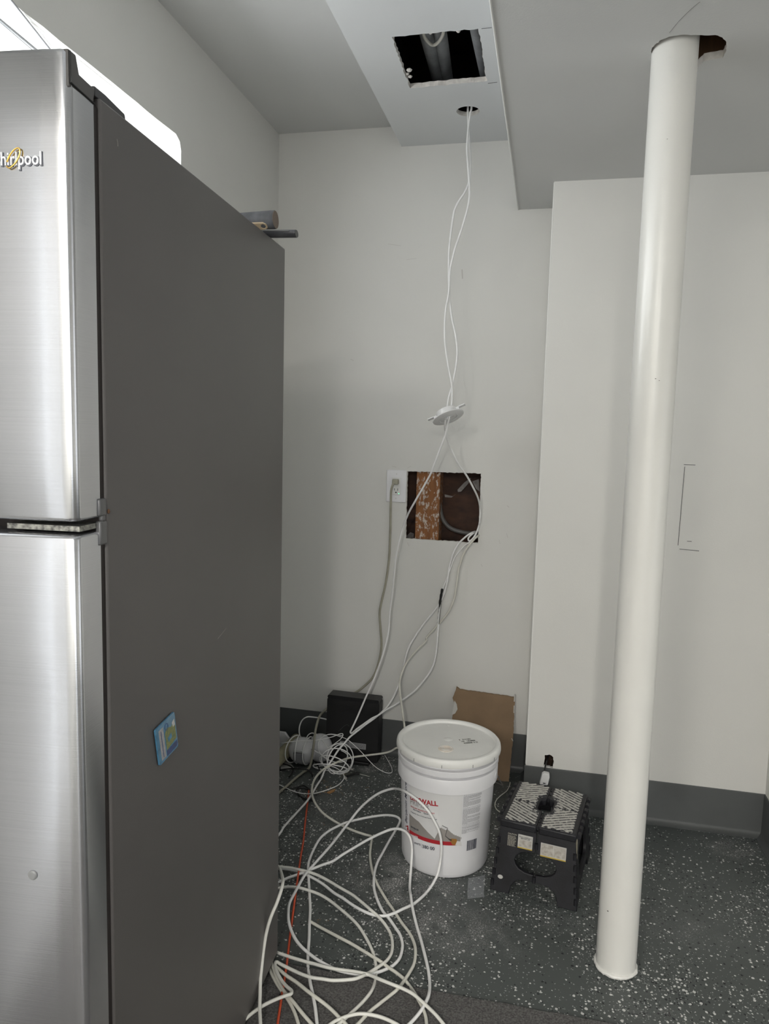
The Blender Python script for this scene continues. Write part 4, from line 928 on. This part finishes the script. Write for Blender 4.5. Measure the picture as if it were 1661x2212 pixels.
tag(wc.build('plastic_cover', WHITEP, bev=.002), 'white plastic piece standing behind the paper roll', 'cover')
wire('short black stub of cable among the crumbs', [(950, 745, .006), (1010, 725, .007), (1080, 705, .007), (1130, 708, .007)], .0042, BLACKW, 'cable_stub', 'cable')
wire('thin beige stalk beside the black stub', [(1130, 715, .003), (1190, 730, .002), (1265, 750, .002)], .0009, CREAM2, 'straw_stalk', 'stalk')
# crumbs of plaster and wood: too many and too small to count
rr = random.Random(21); crumbs = {'g': MB(), 'w': MB(), 'y': MB()}
def crumb(k, p, s_):
    ax = [Vector((rr.uniform(-1, 1), rr.uniform(-1, 1), rr.uniform(0, 1))).normalized()*s_*rr.uniform(.5, 1) for _ in range(4)]
    b_ = Vector((p.x, p.y, .0005)); vs = [b_+Vector((a.x, a.y, max(0, a.z*.6))) for a in ax]
    crumbs[k].add(vs, [(0, 1, 2), (0, 2, 3), (0, 3, 1), (1, 3, 2)])
for _ in range(420):
    x = rr.uniform(770, 880); y = 1628+(x-770)*.10+abs(rr.gauss(0, 14)); crumb('g', onz(x, y, 0), rr.uniform(.001, .0035))
for _ in range(120): crumb('g', onz(rr.uniform(615, 900), rr.uniform(1650, 1760), 0), rr.uniform(.001, .003))
for _ in range(40): crumb('w', onz(rr.gauss(720, 25), rr.gauss(1708, 6), 0), rr.uniform(.001, .006))
for _ in range(16): crumb('w', onz(rr.gauss(697, 6), rr.gauss(1690, 4), 0), rr.uniform(.002, .006))
for _ in range(50): crumb('y', onz(rr.gauss(748, 8), rr.gauss(1670, 7), 0), rr.uniform(.001, .005))
for (x, y) in ((688, 1990), (705, 1988), (660, 1740), (700, 1780), (795, 1700), (858, 2185), (630, 1974)):
    for _ in range(3): crumb('w', onz(x+rr.uniform(-4, 4), y+rr.uniform(-3, 3), 0), rr.uniform(.002, .004))
SPL = mat('splinter_wood', (.40, .22, .09), .8)
tag(crumbs['g'].build('plaster_crumbs', GYPS, smooth=False), 'grey plaster crumbs swept along the foot of the modem', 'debris', kind='stuff')
tag(crumbs['w'].build('wood_splinters', SPL, smooth=False), 'orange brown wood splinters on the floor', 'debris', kind='stuff')
tag(crumbs['y'].build('insulation_crumbs', mat('yellow_foam', (.42, .34, .17), .9), smooth=False), 'yellowish crumbs by the black cable stub', 'debris', kind='stuff')
sp = [onz(x, y, .002) for x, y in ((706, 1712), (716, 1708), (724, 1705), (722, 1709), (712, 1714))]
tag(MB().plate([(p.x, p.y) for p in sp], [], .004, lambda u, v, w_: Vector((u, v, .0005+w_))).build('wood_chip', SPL, smooth=False), 'flat orange wood chip on the floor in front of the coil', 'chip')

# ================================================================== paint bucket
bk = thing('paint_bucket', 'white plastic primer bucket with lid and printed label', 'bucket', BC)
R0, R1, ZB1 = .1315, .1415, .268
def brad(z): return R0+(R1-R0)*z/ZB1
BUCKM = mat('white_bucket_plastic', (.76, .76, .78), .38, var=.02, vscale=10)
LIDM = mat('white_lid_plastic', (.78, .78, .755), .42, var=.04, vscale=9)
MB().lathe([(.0001, .004), (.118, .004), (.1235, 0), (.128, .002), (.1305, .008), (brad(.012), .012)]+[(brad(z), z) for z in (.05, .1, .15, .2, .25, ZB1)]+[(R1-.001, .272), (.1375, .276), (.1375, .345), (.134, .347)], 96, cap=False).build('body', BUCKM, bk)
MB().lathe([(.1365, .309), (.1485, .307), (.1505, .303), (.1505, .265), (.1485, .2635), (.1465, .265), (.1460, .298), (R1-.001, .300)], 96, cap=False).build('skirt_ring', BUCKM, bk)
MB().lathe([(.1365, .334), (.1495, .3325), (.1520, .330), (.1520, .317), (.1500, .3155), (.1365, .3165)], 96, cap=False).build('grip_ring', BUCKM, bk)
lid = MB().lathe([(.1365, .348), (.1545, .3445), (.1570, .346), (.1577, .350), (.1574, .356), (.1560, .364), (.152, .3685), (.147, .3695), (.1425, .3685), (.1395, .366), (.1375, .3615), (.135, .3605), (.13, .3612), (.05, .3616), (.0001, .3616)], 96, cap=False).build('lid', LIDM, bk)
SP = BC
def lidpt(x, y): p = onz(x, y, .3616); return p.x-BC.x, p.y-BC.y
sx, sy = lidpt(963, 1618)
MB().lathe([(.023, -.0004), (.0225, .0012), (.0205, .0022), (.0185, .0006), (.0165, .0006), (.0145, .0024), (.0120, .0004), (.009, .0020), (.006, .0006), (.0001, .001)], 36, (sx, sy, .3616), cap=False).build('pour_cap', mat('stained_lid_plastic', (.70, .62, .53), .5, col2=(.76, .74, .70), vscale=50), lid)
sx, sy = lidpt(968, 1597)
MB().lathe([(.016, -.0005), (.012, .0012), (.004, .0018), (.0001, .0016)], 28, (sx, sy, .3614), cap=False).build('lid_boss', LIDM, lid)
for (x, y, r_) in ((969, 1567, .0035), (969, 1560, .0028)):
    sx, sy = lidpt(x, y); MB().lathe([(r_*1.3, -.0004), (r_, .0008), (.0001, .001)], 16, (sx, sy, .3614), cap=False).build('lid_dimple', LIDM, lid)
# ink-jet batch code stamped on the lid
bm_ = MB(); rr = random.Random(2)
c0 = onz(988, 1603, .3616); e1 = (onz(1022, 1600, .3616)-c0)*.9; e2 = onz(996, 1612, .3616)-c0
for row in range(3):
    for i in range(13):
        if rr.random() < .3: continue
        p = c0+e1*(i/13+row*.06)+e2*(row*.42-.2)+(onz(1000, 1592, .3616)-c0)*.35
        hgt = e2*.26; wd = e1*.05*rr.uniform(.5, 1.2)
        q4 = [p, p+wd, p+wd+hgt, p+hgt]; bm_.add([(a.x-BC.x, a.y-BC.y, .36195) for a in q4], [(0, 1, 2, 3)])
st_ = bm_.build('lid_stamp', mat('black_stamp_ink', (.10, .10, .09), .7), lid, smooth=False); st_['kind'] = 'stuff'
# lid break slots
for th_ in (-62, -38, -6, 27, 58):
    fa = math.atan2(-BC.y, -BC.x)+math.radians(th_)
    MB().box(-.0008, .0008, .1566, .1581, .3465, .3555, T=lambda v: Vector((v.y*math.cos(fa)-v.x*math.sin(fa), v.y*math.sin(fa)+v.x*math.cos(fa), v.z))).build('lid_slot', mat('slot_grey', (.22, .22, .21), .7), lid)
# bail wire hanging behind, with its ear
fa = math.atan2(-BC.y, -BC.x)+math.radians(72); ea = (math.cos(fa), math.sin(fa))
for s_ in (1, -1):
    MB().lathe([(.012, 0), (.012, .006), (.009, .009), (.0001, .0095)], 20, T=lambda v: Vector((s_*(ea[0]*(.1425+v.z)-ea[1]*v.x), s_*(ea[1]*(.1425+v.z)+ea[0]*v.x), .285+v.y))).build('handle_ear', BUCKM, bk)
wp = []
bk_ang = fa+math.pi/2
for i in range(25):
    a = math.pi*i/24; rad_ = .156+.022*math.sin(a)**.5
    wp.append((rad_*math.cos(fa+a), rad_*math.sin(fa+a), .285-.105*math.sin(a)**.6 if 0 < i < 24 else .285))
MB().tube(smooth_path(wp, 3), .0018, 8).build('bail_handle', mat('galvanised_wire', (.35, .34, .32), .4, 1), bk)['label'] = 'thin wire handle hanging behind'
# ---- printed label: outlines taken round the wall of the bucket
def cyl(x, y):
    v = ray(x, y); o_ = CAM-BC; r_ = .1375
    for _ in range(4):
        A_ = v.x**2+v.y**2; B_ = 2*(o_.x*v.x+o_.y*v.y); C_ = o_.x**2+o_.y**2-r_*r_; ds = max(B_*B_-4*A_*C_, 0)
        p = CAM+v*((-B_-math.sqrt(ds))/(2*A_)); r_ = brad(max(0, min(.27, p.z)))
    a = math.atan2(p.y-BC.y, p.x-BC.x)-math.atan2(-BC.y, -BC.x)
    return a*.137, p.z
A0 = math.atan2(-BC.y, -BC.x)
def bend(u, z, d=0): a = A0+u/.137; r_ = brad(z)+d; return Vector((r_*math.cos(a), r_*math.sin(a), z))
def strips(poly, step=.006):
    """cut a polygon into narrow upright strips so that it can follow the bucket wall"""
    u0 = min(p[0] for p in poly); u1 = max(p[0] for p in poly); out_ = []; k = max(1, int(math.ceil((u1-u0)/step)))
    def clip(P, c, sgn):
        R_ = []
        for i in range(len(P)):
            a, b = P[i], P[(i+1) % len(P)]; ia, ib = sgn*(a[0]-c) >= 0, sgn*(b[0]-c) >= 0
            if ia: R_.append(a)
            if ia != ib: t_ = (c-a[0])/(b[0]-a[0]); R_.append((c, a[1]+(b[1]-a[1])*t_))
        return R_
    for i in range(k):
        P = clip(clip(poly, u0+(u1-u0)*i/k, 1), u0+(u1-u0)*(i+1)/k, -1)
        if len(P) >= 3: out_.append(P)
    return out_
labo = None
def art(name, m_, polys, d):
    mb = MB()
    for poly in polys:
        for P in strips(poly): mb.add([bend(u, z, d) for u, z in P], [tuple(range(len(P)))])
    o_ = mb.build(name, m_, labo or bk, smooth=True, ang=60); return o_
def px(*pts): return [cyl(x, y) for x, y in pts]
UL0 = cyl(874, 1760)[0]; ULa = cyl(884.5, 1760)[0]; ULb = cyl(997, 1760)[0]; ULc = cyl(1037, 1760)[0]
zt_ = cyl(950, 1714)[1]; zbm = cyl(950, 1824)[1]
def zof(x, y): return cyl(x, y)[1]
labo = art('label', mat('label_grey', (.52, .515, .51), .4), [rect(ULa, ULb, zof(930, 1819)-.003, zt_)], .0004); labo['label'] = 'printed paper label'
zr = lambda u: zof(940, 1815)
zred0, zred1 = zof(940, 1822.5), zof(940, 1814.5)
L1 = .0007; L2 = .0010; L3 = .0013
art('label_strip', mat('label_pale', (.72, .72, .75), .4), [rect(UL0, ULa, zred0-.01, zt_+.004)], L1)
art('label_white', mat('label_white', (.70, .70, .70), .4), [[(ULa, zt_), (ULa, cyl(886, 1758)[1])]+px((905, 1775), (925, 1798), (939, 1811.5), (950, 1790), (954, 1785), (966, 1790), (980, 1803), (996, 1809))+[(ULb, zt_)]], L1)
art('label_wall_shade', mat('label_taupe', (.30, .28, .26), .45), [[(ULa, zred1), (ULa, cyl(886, 1758)[1])]+px((905, 1775), (925, 1798), (939, 1811.5), (950, 1790), (953, 1786), (966, 1791), (975, 1799), (997, 1809))+[(ULb, zred1)]], L1)
art('label_red_band', mat('label_red', (.42, .02, .03), .4), [rect(ULa, ULb-.012, zred0, zred1)], L2)
art('roller_handle', mat('label_ochre', (.34, .16, .035), .45), [px((970, 1813), (975, 1811), (986, 1812), (987, 1816), (983, 1825), (977, 1824))], L3)
art('roller_hand', mat('label_white2', (.68, .67, .66), .4), [px((983, 1825), (987, 1816), (996, 1818), (997, 1827))], L3)
art('roller_sleeve', mat('label_white3', (.62, .62, .62), .4), [px((952, 1783), (956, 1783.5), (967, 1789), (963, 1793), (952, 1787))], L3)
art('roller_frame', INK, [px((955, 1782), (967, 1788), (967, 1789.2), (955, 1783.2)), px((966, 1789), (967, 1789), (962.6, 1805), (961.6, 1805)), px((962, 1804.5), (971, 1812), (970, 1813.4), (961.6, 1806)), px((969, 1811), (976, 1813), (975, 1816), (969, 1813.5))], L3+.0002)
def btext(name, s, pa, pbb, m_, bold=0, shear=0, d=L3, vert=False, space=1):
    """lettering from the left end of its base line (photo point pa) to the right end pbb"""
    tv, tf = text2d(s, 1, bold, shear, 'LEFT', space); x0 = min(v[0] for v in tv); x1 = max(v[0] for v in tv)
    A_, B_ = Vector(cyl(*pa)), Vector(cyl(*pbb)); e = (B_-A_)/(x1-x0); nrm = Vector((-e.y, e.x))
    mb = MB(); mb.add([bend(*(A_+e*(x-x0)+nrm*y), d) for x, y in tv], tf)
    o_ = mb.build(name, m_, labo, smooth=False); o_['label'] = 'printed lettering'; return o_
RED = MATS['label_red']; GRY = mat('label_grey_ink', (.22, .21, .22), .5); NAV = mat('label_navy_ink', (.02, .025, .05), .5)
btext('brand_lettering', 'Benjamin Moore', (880.2, 1779), (879, 1690), NAV, .006, .25)
art('brand_emblem', RED, [px((876, 1784), (882.5, 1783), (883.5, 1799), (880, 1795))], L2)
btext('emblem_lettering', 'M', (882.3, 1796), (880.5, 1786), mat('label_white'  , (.7, .7, .7)), .01, 0, L3)
btext('title_lettering', 'DRYWALL', (887, 1726), (946.5, 1741), RED, .035, 0)
btext('title_lettering', 'PRIMER', (887.5, 1735.5), (928, 1749), GRY, -.008, 0)
btext('small_lettering', 'EXCELLENT SEALING & HOLDOUT', (888, 1742), (939, 1758.5), RED, .03, 0)
btext('small_lettering', 'High-Hiding     Quick Dry', (893, 1749), (934, 1761.5), NAV, .02, 0)
btext('small_lettering', 'Designed for New or Previously Painted Drywall', (888, 1753.5), (944, 1771), NAV, .01, 0)
btext('small_lettering', 'INTERIOR', (888.5, 1787), (905, 1795), NAV, .03, 0)
btext('small_lettering', 'Primer', (889, 1792), (897, 1796), GRY, .01, 0)
btext('small_lettering', 'PRIMER', (888.5, 1806), (904, 1811.5), MATS['label_white'], .03, 0)
btext('small_lettering', 'WHITE', (895, 1822), (909, 1826.5), NAV, .02, 0)
btext('number_lettering', '380 00', (913, 1831), (939, 1836.5), NAV, .015, 0)
btext('small_lettering', '18.9 L', (894, 1838), (905, 1842.5), NAV, .02, 0) if 0 else None
art('label_divider', GRY, [px((911.2, 1822), (911.7, 1822), (911.7, 1831), (911.2, 1831))], L3)
art('label_rule', MATS['label_white'], [rect(ULb, ULb+.001, zred0+.01, zt_)], L2)
# fine print column and bar code
rr = random.Random(5); fp = MB(); z = zt_-.002
zbot = zof(1020, 1797)
while z > zbot:
    u = ULb+.003
    end = ULc-rr.uniform(0, .006) if rr.random() > .12 else ULb+.018
    while u < end:
        l_ = rr.uniform(.002, .007); l_ = min(l_, end-u)
        if l_ > .0006: fp.add([bend(u, z, L2), bend(u+l_, z, L2), bend(u+l_, z+.0011, L2), bend(u, z+.0011, L2)], [(0, 1, 2, 3)])
        u += l_+.0009
    z -= .0023 if rr.random() > .1 else .0040
f_o = fp.build('fine_print', INKG, labo, smooth=False); f_o['kind'] = 'stuff'
bcd = MB(); u = cyl(1008, 1825)[0]; ue = cyl(1028, 1825)[0]; zb0, zb1 = zof(1018, 1835), zof(1018, 1814)
while u < ue:
    l_ = rr.choice((.0006, .0006, .0012, .0018)); bcd.add([bend(u, zb0, L2), bend(u+l_, zb0, L2), bend(u+l_, zb1, L2), bend(u, zb1, L2)], [(0, 1, 2, 3)]); u += l_+rr.choice((.0006, .001))
b_o = bcd.build('bar_code', NAV, labo, smooth=False); b_o['kind'] = 'stuff'

# ================================================================== brown board leaning behind the bucket
yk0, yk1 = 2.662, 2.752
kb0 = [ony(982, 1490, yk1), ony(1112, 1502, yk1)]; kbb = onz(1104, 1692, 0)
kz = kb0[0].z
def kraft(u, v, w_): return Vector((u, yk0+(yk1-yk0)*v/kz-.0*w_+w_, v))
ko = [(kb0[0].x+.004, kz-.002), (kb0[0].x-.006, kz-.03), (kb0[0].x+.004, kz-.05), (kb0[0].x-.002, kz-.10), (kb0[0].x+.004, .004), (kb0[1].x-.004, .001), (kb0[1].x+.002, kz*.5), (kb0[1].x+.001, kz-.012), (kb0[1].x-.004, kz-.006), (kb0[0].x+.02, kz+.002), (kb0[0].x+.006, kz+.010)]
ko = ko[::-1]
kr = thing('drywall_offcut', 'brown paper backed drywall offcut leaning against the wall behind the bucket', 'board', (sum(p[0] for p in ko)/len(ko), yk0, 0))
kl = Vector(kr.location)
MB().plate(jag(ko, .0012, .008, 6), [], .011, lambda u, v, w_: kraft(u, v, w_)-kl).build('paper_face', KRAFT, kr, ang=20)
for q in ([(982, 1513), (987, 1520), (989, 1530), (984, 1538), (977, 1541), (980, 1525)],):
    ps = [ony(x, y, yk1-.012) for x, y in q]; MB().plate([(p.x, p.z) for p in ps], [], .002, lambda u, v, w_: kraft(u, v, w_-.0035)-kl).build('torn_paper', PAPER, kr, smooth=False)
for (x0, y0, x1, y1, wd) in ((1111.5, 1502, 1110.6, 1518, .004), (1110.5, 1525, 1110, 1540, .0035), (1106, 1588, 1109, 1594, .0025)):
    a, b = ony(x0, y0, yk1-.014), ony(x1, y1, yk1-.018); MB().tube([kraft(a.x, a.z, -.0005)-kl, kraft(b.x, b.z, -.0005)-kl], wd*.6, 6).build('torn_edge', PAPER, kr)

# ================================================================== adapter hanging from the wall hole
ap = ony(1175, 1675, 2.462)
ad = thing('power_adapter', 'white plug adapter hanging from the hole in the bump-out wall', 'adapter', (ap.x, ap.y, ap.z-.03))
MB().plate([(-.014, 0), (.014, 0), (.0155, .028), (.0125, .040), (-.006, .042), (-.0115, .036)], [], .022, lambda u, v, w_: Vector((u+.12*v, w_-.011, v))).build('body', WHITEP, ad, bev=.003)
MB().box(-.002, .006, -.0118, -.0108, .006, .009).build('contact', BLACKW, ad)
al = Vector(ad.location)
MB().tube(smooth_path([ony(*p, Y)-al for p, Y in (((1176, 1664), 2.463), ((1178, 1655), 2.478), ((1181, 1645), 2.495), ((1184, 1634), 2.53), ((1186, 1628), 2.56))], 5), .0026, 8).build('lead', BLACKW, ad)
cable('thin_lead', 'thin cream lead curving between the bucket and the step stool', [(*cF, 'z', [(1102, 1690, .004), (1100, 1699, .004), (1094, 1709), (1082, 1718), (1073, 1727, .006), (1069, 1737), (1071, 1746), (1078, 1753, .010), (1088, 1759, .006)])], .0016, CREAM2)

# ================================================================== folding step stool
ST = Vector((.036, 2.118, 0)); SR = math.radians(-9.5)
stool = thing('step_stool', 'black folding step stool with plaster dusted tread strips', 'stool', ST, SR)
SH, SW, SD = .205, .106, .128
FLX, FLY = .016, .026          # flare of the legs towards the floor
# top: two halves that fold along the middle, each notched for the hand hole
for s_ in (-1, 1):
    po = [(.0035, -SD), (SW, -SD), (SW, SD), (.0035, SD), (.0035, .042), (.0165, .038), (.020, .028), (.020, -.018), (.0165, -.028), (.0035, -.032)]
    po = [(s_*a, b) for a, b in po]
    MB().plate(po, [], .022, lambda u, v, w_: Vector((u, v, SH-.022+w_))).build('top_panel', STOOLM, stool, bev=.004)
    pad = [(s_*a, b) for a, b in [(.010, -SD+.006), (SW-.012, -SD+.006), (SW-.012, SD-.006), (.010, SD-.006), (.010, .050), (.026, .044), (.026, -.034), (.010, -.040)]]
    MB().plate(pad, [], .0012, lambda u, v, w_: Vector((u, v, SH+w_-.0004))).build('tread_pad', TREAD, stool, smooth=False)
# tread strips in chevrons
def strip_(x0, y0, x1, y1, wd=.0056):
    a, b = Vector((x0, y0)), Vector((x1, y1)); n = Vector((-(b-a).y, (b-a).x)).normalized()*wd/2
    MB().plate([tuple(a-n), tuple(b-n), tuple(b+n), tuple(a+n)], [], .0022, lambda u, v, w_: Vector((u, v, SH+.0006+w_))).build('tread_strip', STRIP, stool, smooth=False, bev=.0006)
def clipseg(x0, y0, x1, y1, X0, X1, Y0, Y1, keep):
    pts = [(x0+(x1-x0)*i/60, y0+(y1-y0)*i/60) for i in range(61)]
    run = []; best = []
    for p in pts:
        ok = X0 <= p[0] <= X1 and Y0 <= p[1] <= Y1 and keep(*p)
        if ok: run.append(p)
        else:
            if len(run) > len(best): best = run
            run = []
    if len(run) > len(best): best = run
    return best
for s_ in (-1, 1):
    for half in (-1, 1):
        for i in range(-3, 12):
            # chevron arms slope towards the hand hole
            c_ = .014+i*.0145
            sl_ = .62
            x0, x1 = .010, SW-.014
            y0 = (c_-sl_*(x1-x0)); y1 = c_
            # arms run from inner edge (nearer the middle) out to the rim on one half, mirrored on the other
            seg_ = clipseg(x0, y1 if s_ < 0 else y1, x1, y0, x0, x1, .0045, SD-.008, lambda a, b: not (a < .030 and b < .049))
            if len(seg_) < 9: continue
            (a0, b0), (a1, b1) = seg_[0], seg_[-1]
            strip_(s_*a0, half*b0, s_*a1, half*b1)
# hinge knuckles along the rims and the middle
KN = MB().tube([(0, -.0088, 0), (0, .0088, 0)], .0068, 14).mesh('hinge_knuckle', STOOLM)
KV = MB().tube([(0, 0, -.0085), (0, 0, .0085)], .0050, 12).mesh('hinge_knuckle_upright', STOOLM)
def kn(loc, me=KN):
    o_ = D.objects.new('hinge_knuckle', me); COL.objects.link(o_); o_.parent = stool; o_.location = loc
for s_ in (-1, 1):
    for i in range(7): kn((s_*(SW+.0045), -SD+.020+i*.0355, SH-.0085))
for y in (-.110, -.086, -.062, .062, .086, .110): kn((0, y, SH-.008))
# leg panels, front and back: two hinged halves round an oval opening
def leg_half(s_, side):
    P = [(.002, .190), (SW-.002, .190), (SW-.001+FLX, 0), (.068, 0), (.062, .026), (.052, .040), (.038, .047), (.002, .050), (.002, .068)]
    for i in range(0, 9):
        a = -90+180*i/8; P.append((.002+.056*max(0, math.cos(math.radians(a)))**.75, .098+.030*math.sin(math.radians(a))))
    P += [(.002, .130)]
    Q = []
    for p in P:
        if not Q or (Vector(p)-Vector(Q[-1])).length > .001: Q.append(p)
    Q = [(s_*a, b) for a, b in Q]
    return MB().plate(Q, [], .011, lambda u, v, w_: Vector((u, side*(SD-.004+FLY*(1-v/.19)-w_), v)))
for side, nm in ((-1, 'front_leg_panel'), (1, 'back_leg_panel')):
    for s_ in (-1, 1): leg_half(s_, side).build(nm, STOOLM, stool, bev=.002)
    for z in (.058, .150): kn((0, side*(SD-.002+FLY*(1-z/.19)), z), KV)
    for s_ in (-1, 1):
        for z in (.025, .055, .085, .115, .145): kn((s_*(SW-.004+FLX*(1-z/.19)), side*(SD-.003+FLY*(1-z/.19)), z), KV)
# side panels with a large opening, split feet below
for s_ in (-1, 1):
    yb_ = SD-.010+FLY; yt_ = SD-.012
    P = [(-yt_, .188), (yt_, .188), (yb_, 0), (yb_-.050, 0), (yb_-.060, .028), (-yb_+.060, .028), (-yb_+.050, 0), (-yb_, 0)]
    H_ = rrect(-.078, .078, .050, .140, .025)
    MB().plate(P, [H_], .010, lambda u, v, w_: Vector((s_*(SW-.002+FLX*(1-v/.19)-w_), u, v))).build('side_panel', STOOLM, stool, bev=.0015)
# stickers on the front
def onfront(u, v, d=.0006): return Vector((u, -(SD-.004+FLY*(1-v/.19))-d, v))
def sticker(nm, u0, u1, v0, v1, m_, d0=.0003, d1=.0008, par=stool):
    return MB().plate(rect(u0, u1, v0, v1), [], 1, lambda u, v, w_: onfront(u, v, d0+(d1-d0)*w_)).build(nm, m_, par, smooth=False)
SW_ = mat('sticker_white', (.50, .49, .46), .6, var=.12, vscale=70); SY = mat('sticker_yellow', (.50, .36, .06), .6); SG = mat('sticker_picture', (.34, .31, .27), .65, col2=(.50, .48, .44), vscale=120)
k1 = sticker('instruction_sticker', -.052, -.011, .1345, .172, SW_); k1['label'] = 'white instruction sticker'
sticker('sticker_band', -.052, -.011, .1345, .1375, SY, .0008, .0010, k1); sticker('sticker_picture', -.048, -.014, .140, .158, SG, .0008, .0010, k1)
k2 = sticker('picture_sticker', .012, .082, .126, .163, SW_); k2['label'] = 'wide instruction sticker with two pictures'
sticker('sticker_band', .012, .082, .126, .1292, SY, .0008, .0010, k2)
sticker('sticker_picture', .014, .046, .131, .161, SG, .0008, .0010, k2); sticker('sticker_picture', .0485, .080, .131, .161, SG, .0008, .0010, k2)
def stext(s, u0, u1, v, m_, par, bold=.02):
    tv, tf = text2d(s, 1, bold); x0 = min(p[0] for p in tv); x1 = max(p[0] for p in tv); k = (u1-u0)/(x1-x0)
    MB().add([onfront(u0+(x-x0)*k, v+y*k, .0012) for x, y in tv], tf).build('sticker_lettering', m_, par, smooth=False)
CAU = mat('pale_print', (.42, .40, .34), .7)
stext('CAUTION', -.081, -.056, .166, CAU, stool)
stext('READ CAREFULLY', -.049, -.014, .1645, INK, k1); stext('BEFORE USE', -.044, -.019, .1605, INK, k1)
rr = random.Random(12); cl2 = MB()
for i in range(13):
    z = .162-i*.0023; u = -.081; e_ = -.056-rr.uniform(0, .006)
    while u < e_:
        l_ = min(rr.uniform(.002, .006), e_-u); cl2.add([onfront(u, z, .0006), onfront(u+l_, z, .0006), onfront(u+l_, z+.0011, .0006), onfront(u, z+.0011, .0006)], [(0, 1, 2, 3)]); u += l_+.001
cl2.build('caution_print', CAU, stool, smooth=False)['kind'] = 'stuff'
# plaster splash on a leg and torn label on the side
sp_ = jag(circle(-.094, .043, .0075, 10, .0055), .0016, .003, 3)
MB().plate(sp_, [], .0008, lambda u, v, w_: onfront(u, v, .0003+w_)).build('plaster_splash', PAPER, stool, smooth=False)
tq = [(-.118, .182), (-.096, .186), (-.092, .165), (-.100, .150), (-.104, .160), (-.110, .128), (-.117, .140)]
MB().plate(tq, [], .0006, lambda u, v, w_: Vector((SW-.002+FLX*(1-v/.19)+.0003+w_, u, v))).build('torn_label', mat('torn_label_paper', (.42, .38, .29), .8, var=.15, vscale=60), stool, smooth=False)

# clear plastic film on the floor between bucket and stool
fq = [onz(x, y, .001) for x, y in ((1012, 1898), (1048, 1890), (1046, 1938), (1010, 1942))]
tag(MB().plate(jag([(p.x, p.y) for p in fq], .002, .02, 4), [], .0008, lambda u, v, w_: Vector((u, v, .0012+w_))).build('plastic_film', FILM, smooth=False), 'clear plastic film on the floor between bucket and stool', 'film')

# ================================================================== lamps on the ceiling behind the viewer
def lamp(loc, rz, label, power):
    t_ = thing('tube_lamp', label, 'lamp', loc, rz, 'tube lamps on the ceiling')
    MB().box(-.06, .06, -.60, .60, -.045, 0).build('housing', mat('white_lamp_housing', (.8, .8, .8), .4), t_, bev=.006)
    for x in (-.03, .03):
        MB().tube([(x, -.57, -.060), (x, .57, -.060)], .013, 12).build('tube', mat('lit_tube', (1, 1, 1), .4, emit=(1, .96, .88), estr=9), t_)
    l = D.lights.new('lamp_light', 'AREA'); l.shape = 'RECTANGLE'; l.size = .12; l.size_y = 1.15; l.energy = power; l.color = (1, .96, .9)
    o = D.objects.new('lamp_light', l); COL.objects.link(o); o.parent = t_; o.location = (0, 0, -.08)
lamp((-.80, -1.9, ZC-.001), .0, 'twin tube lamp on the ceiling along the left wall', 34)
lamp((.10, -2.0, ZLOW(-1.38)-.003), .0, 'twin tube lamp on the lower ceiling behind the viewer', 52)
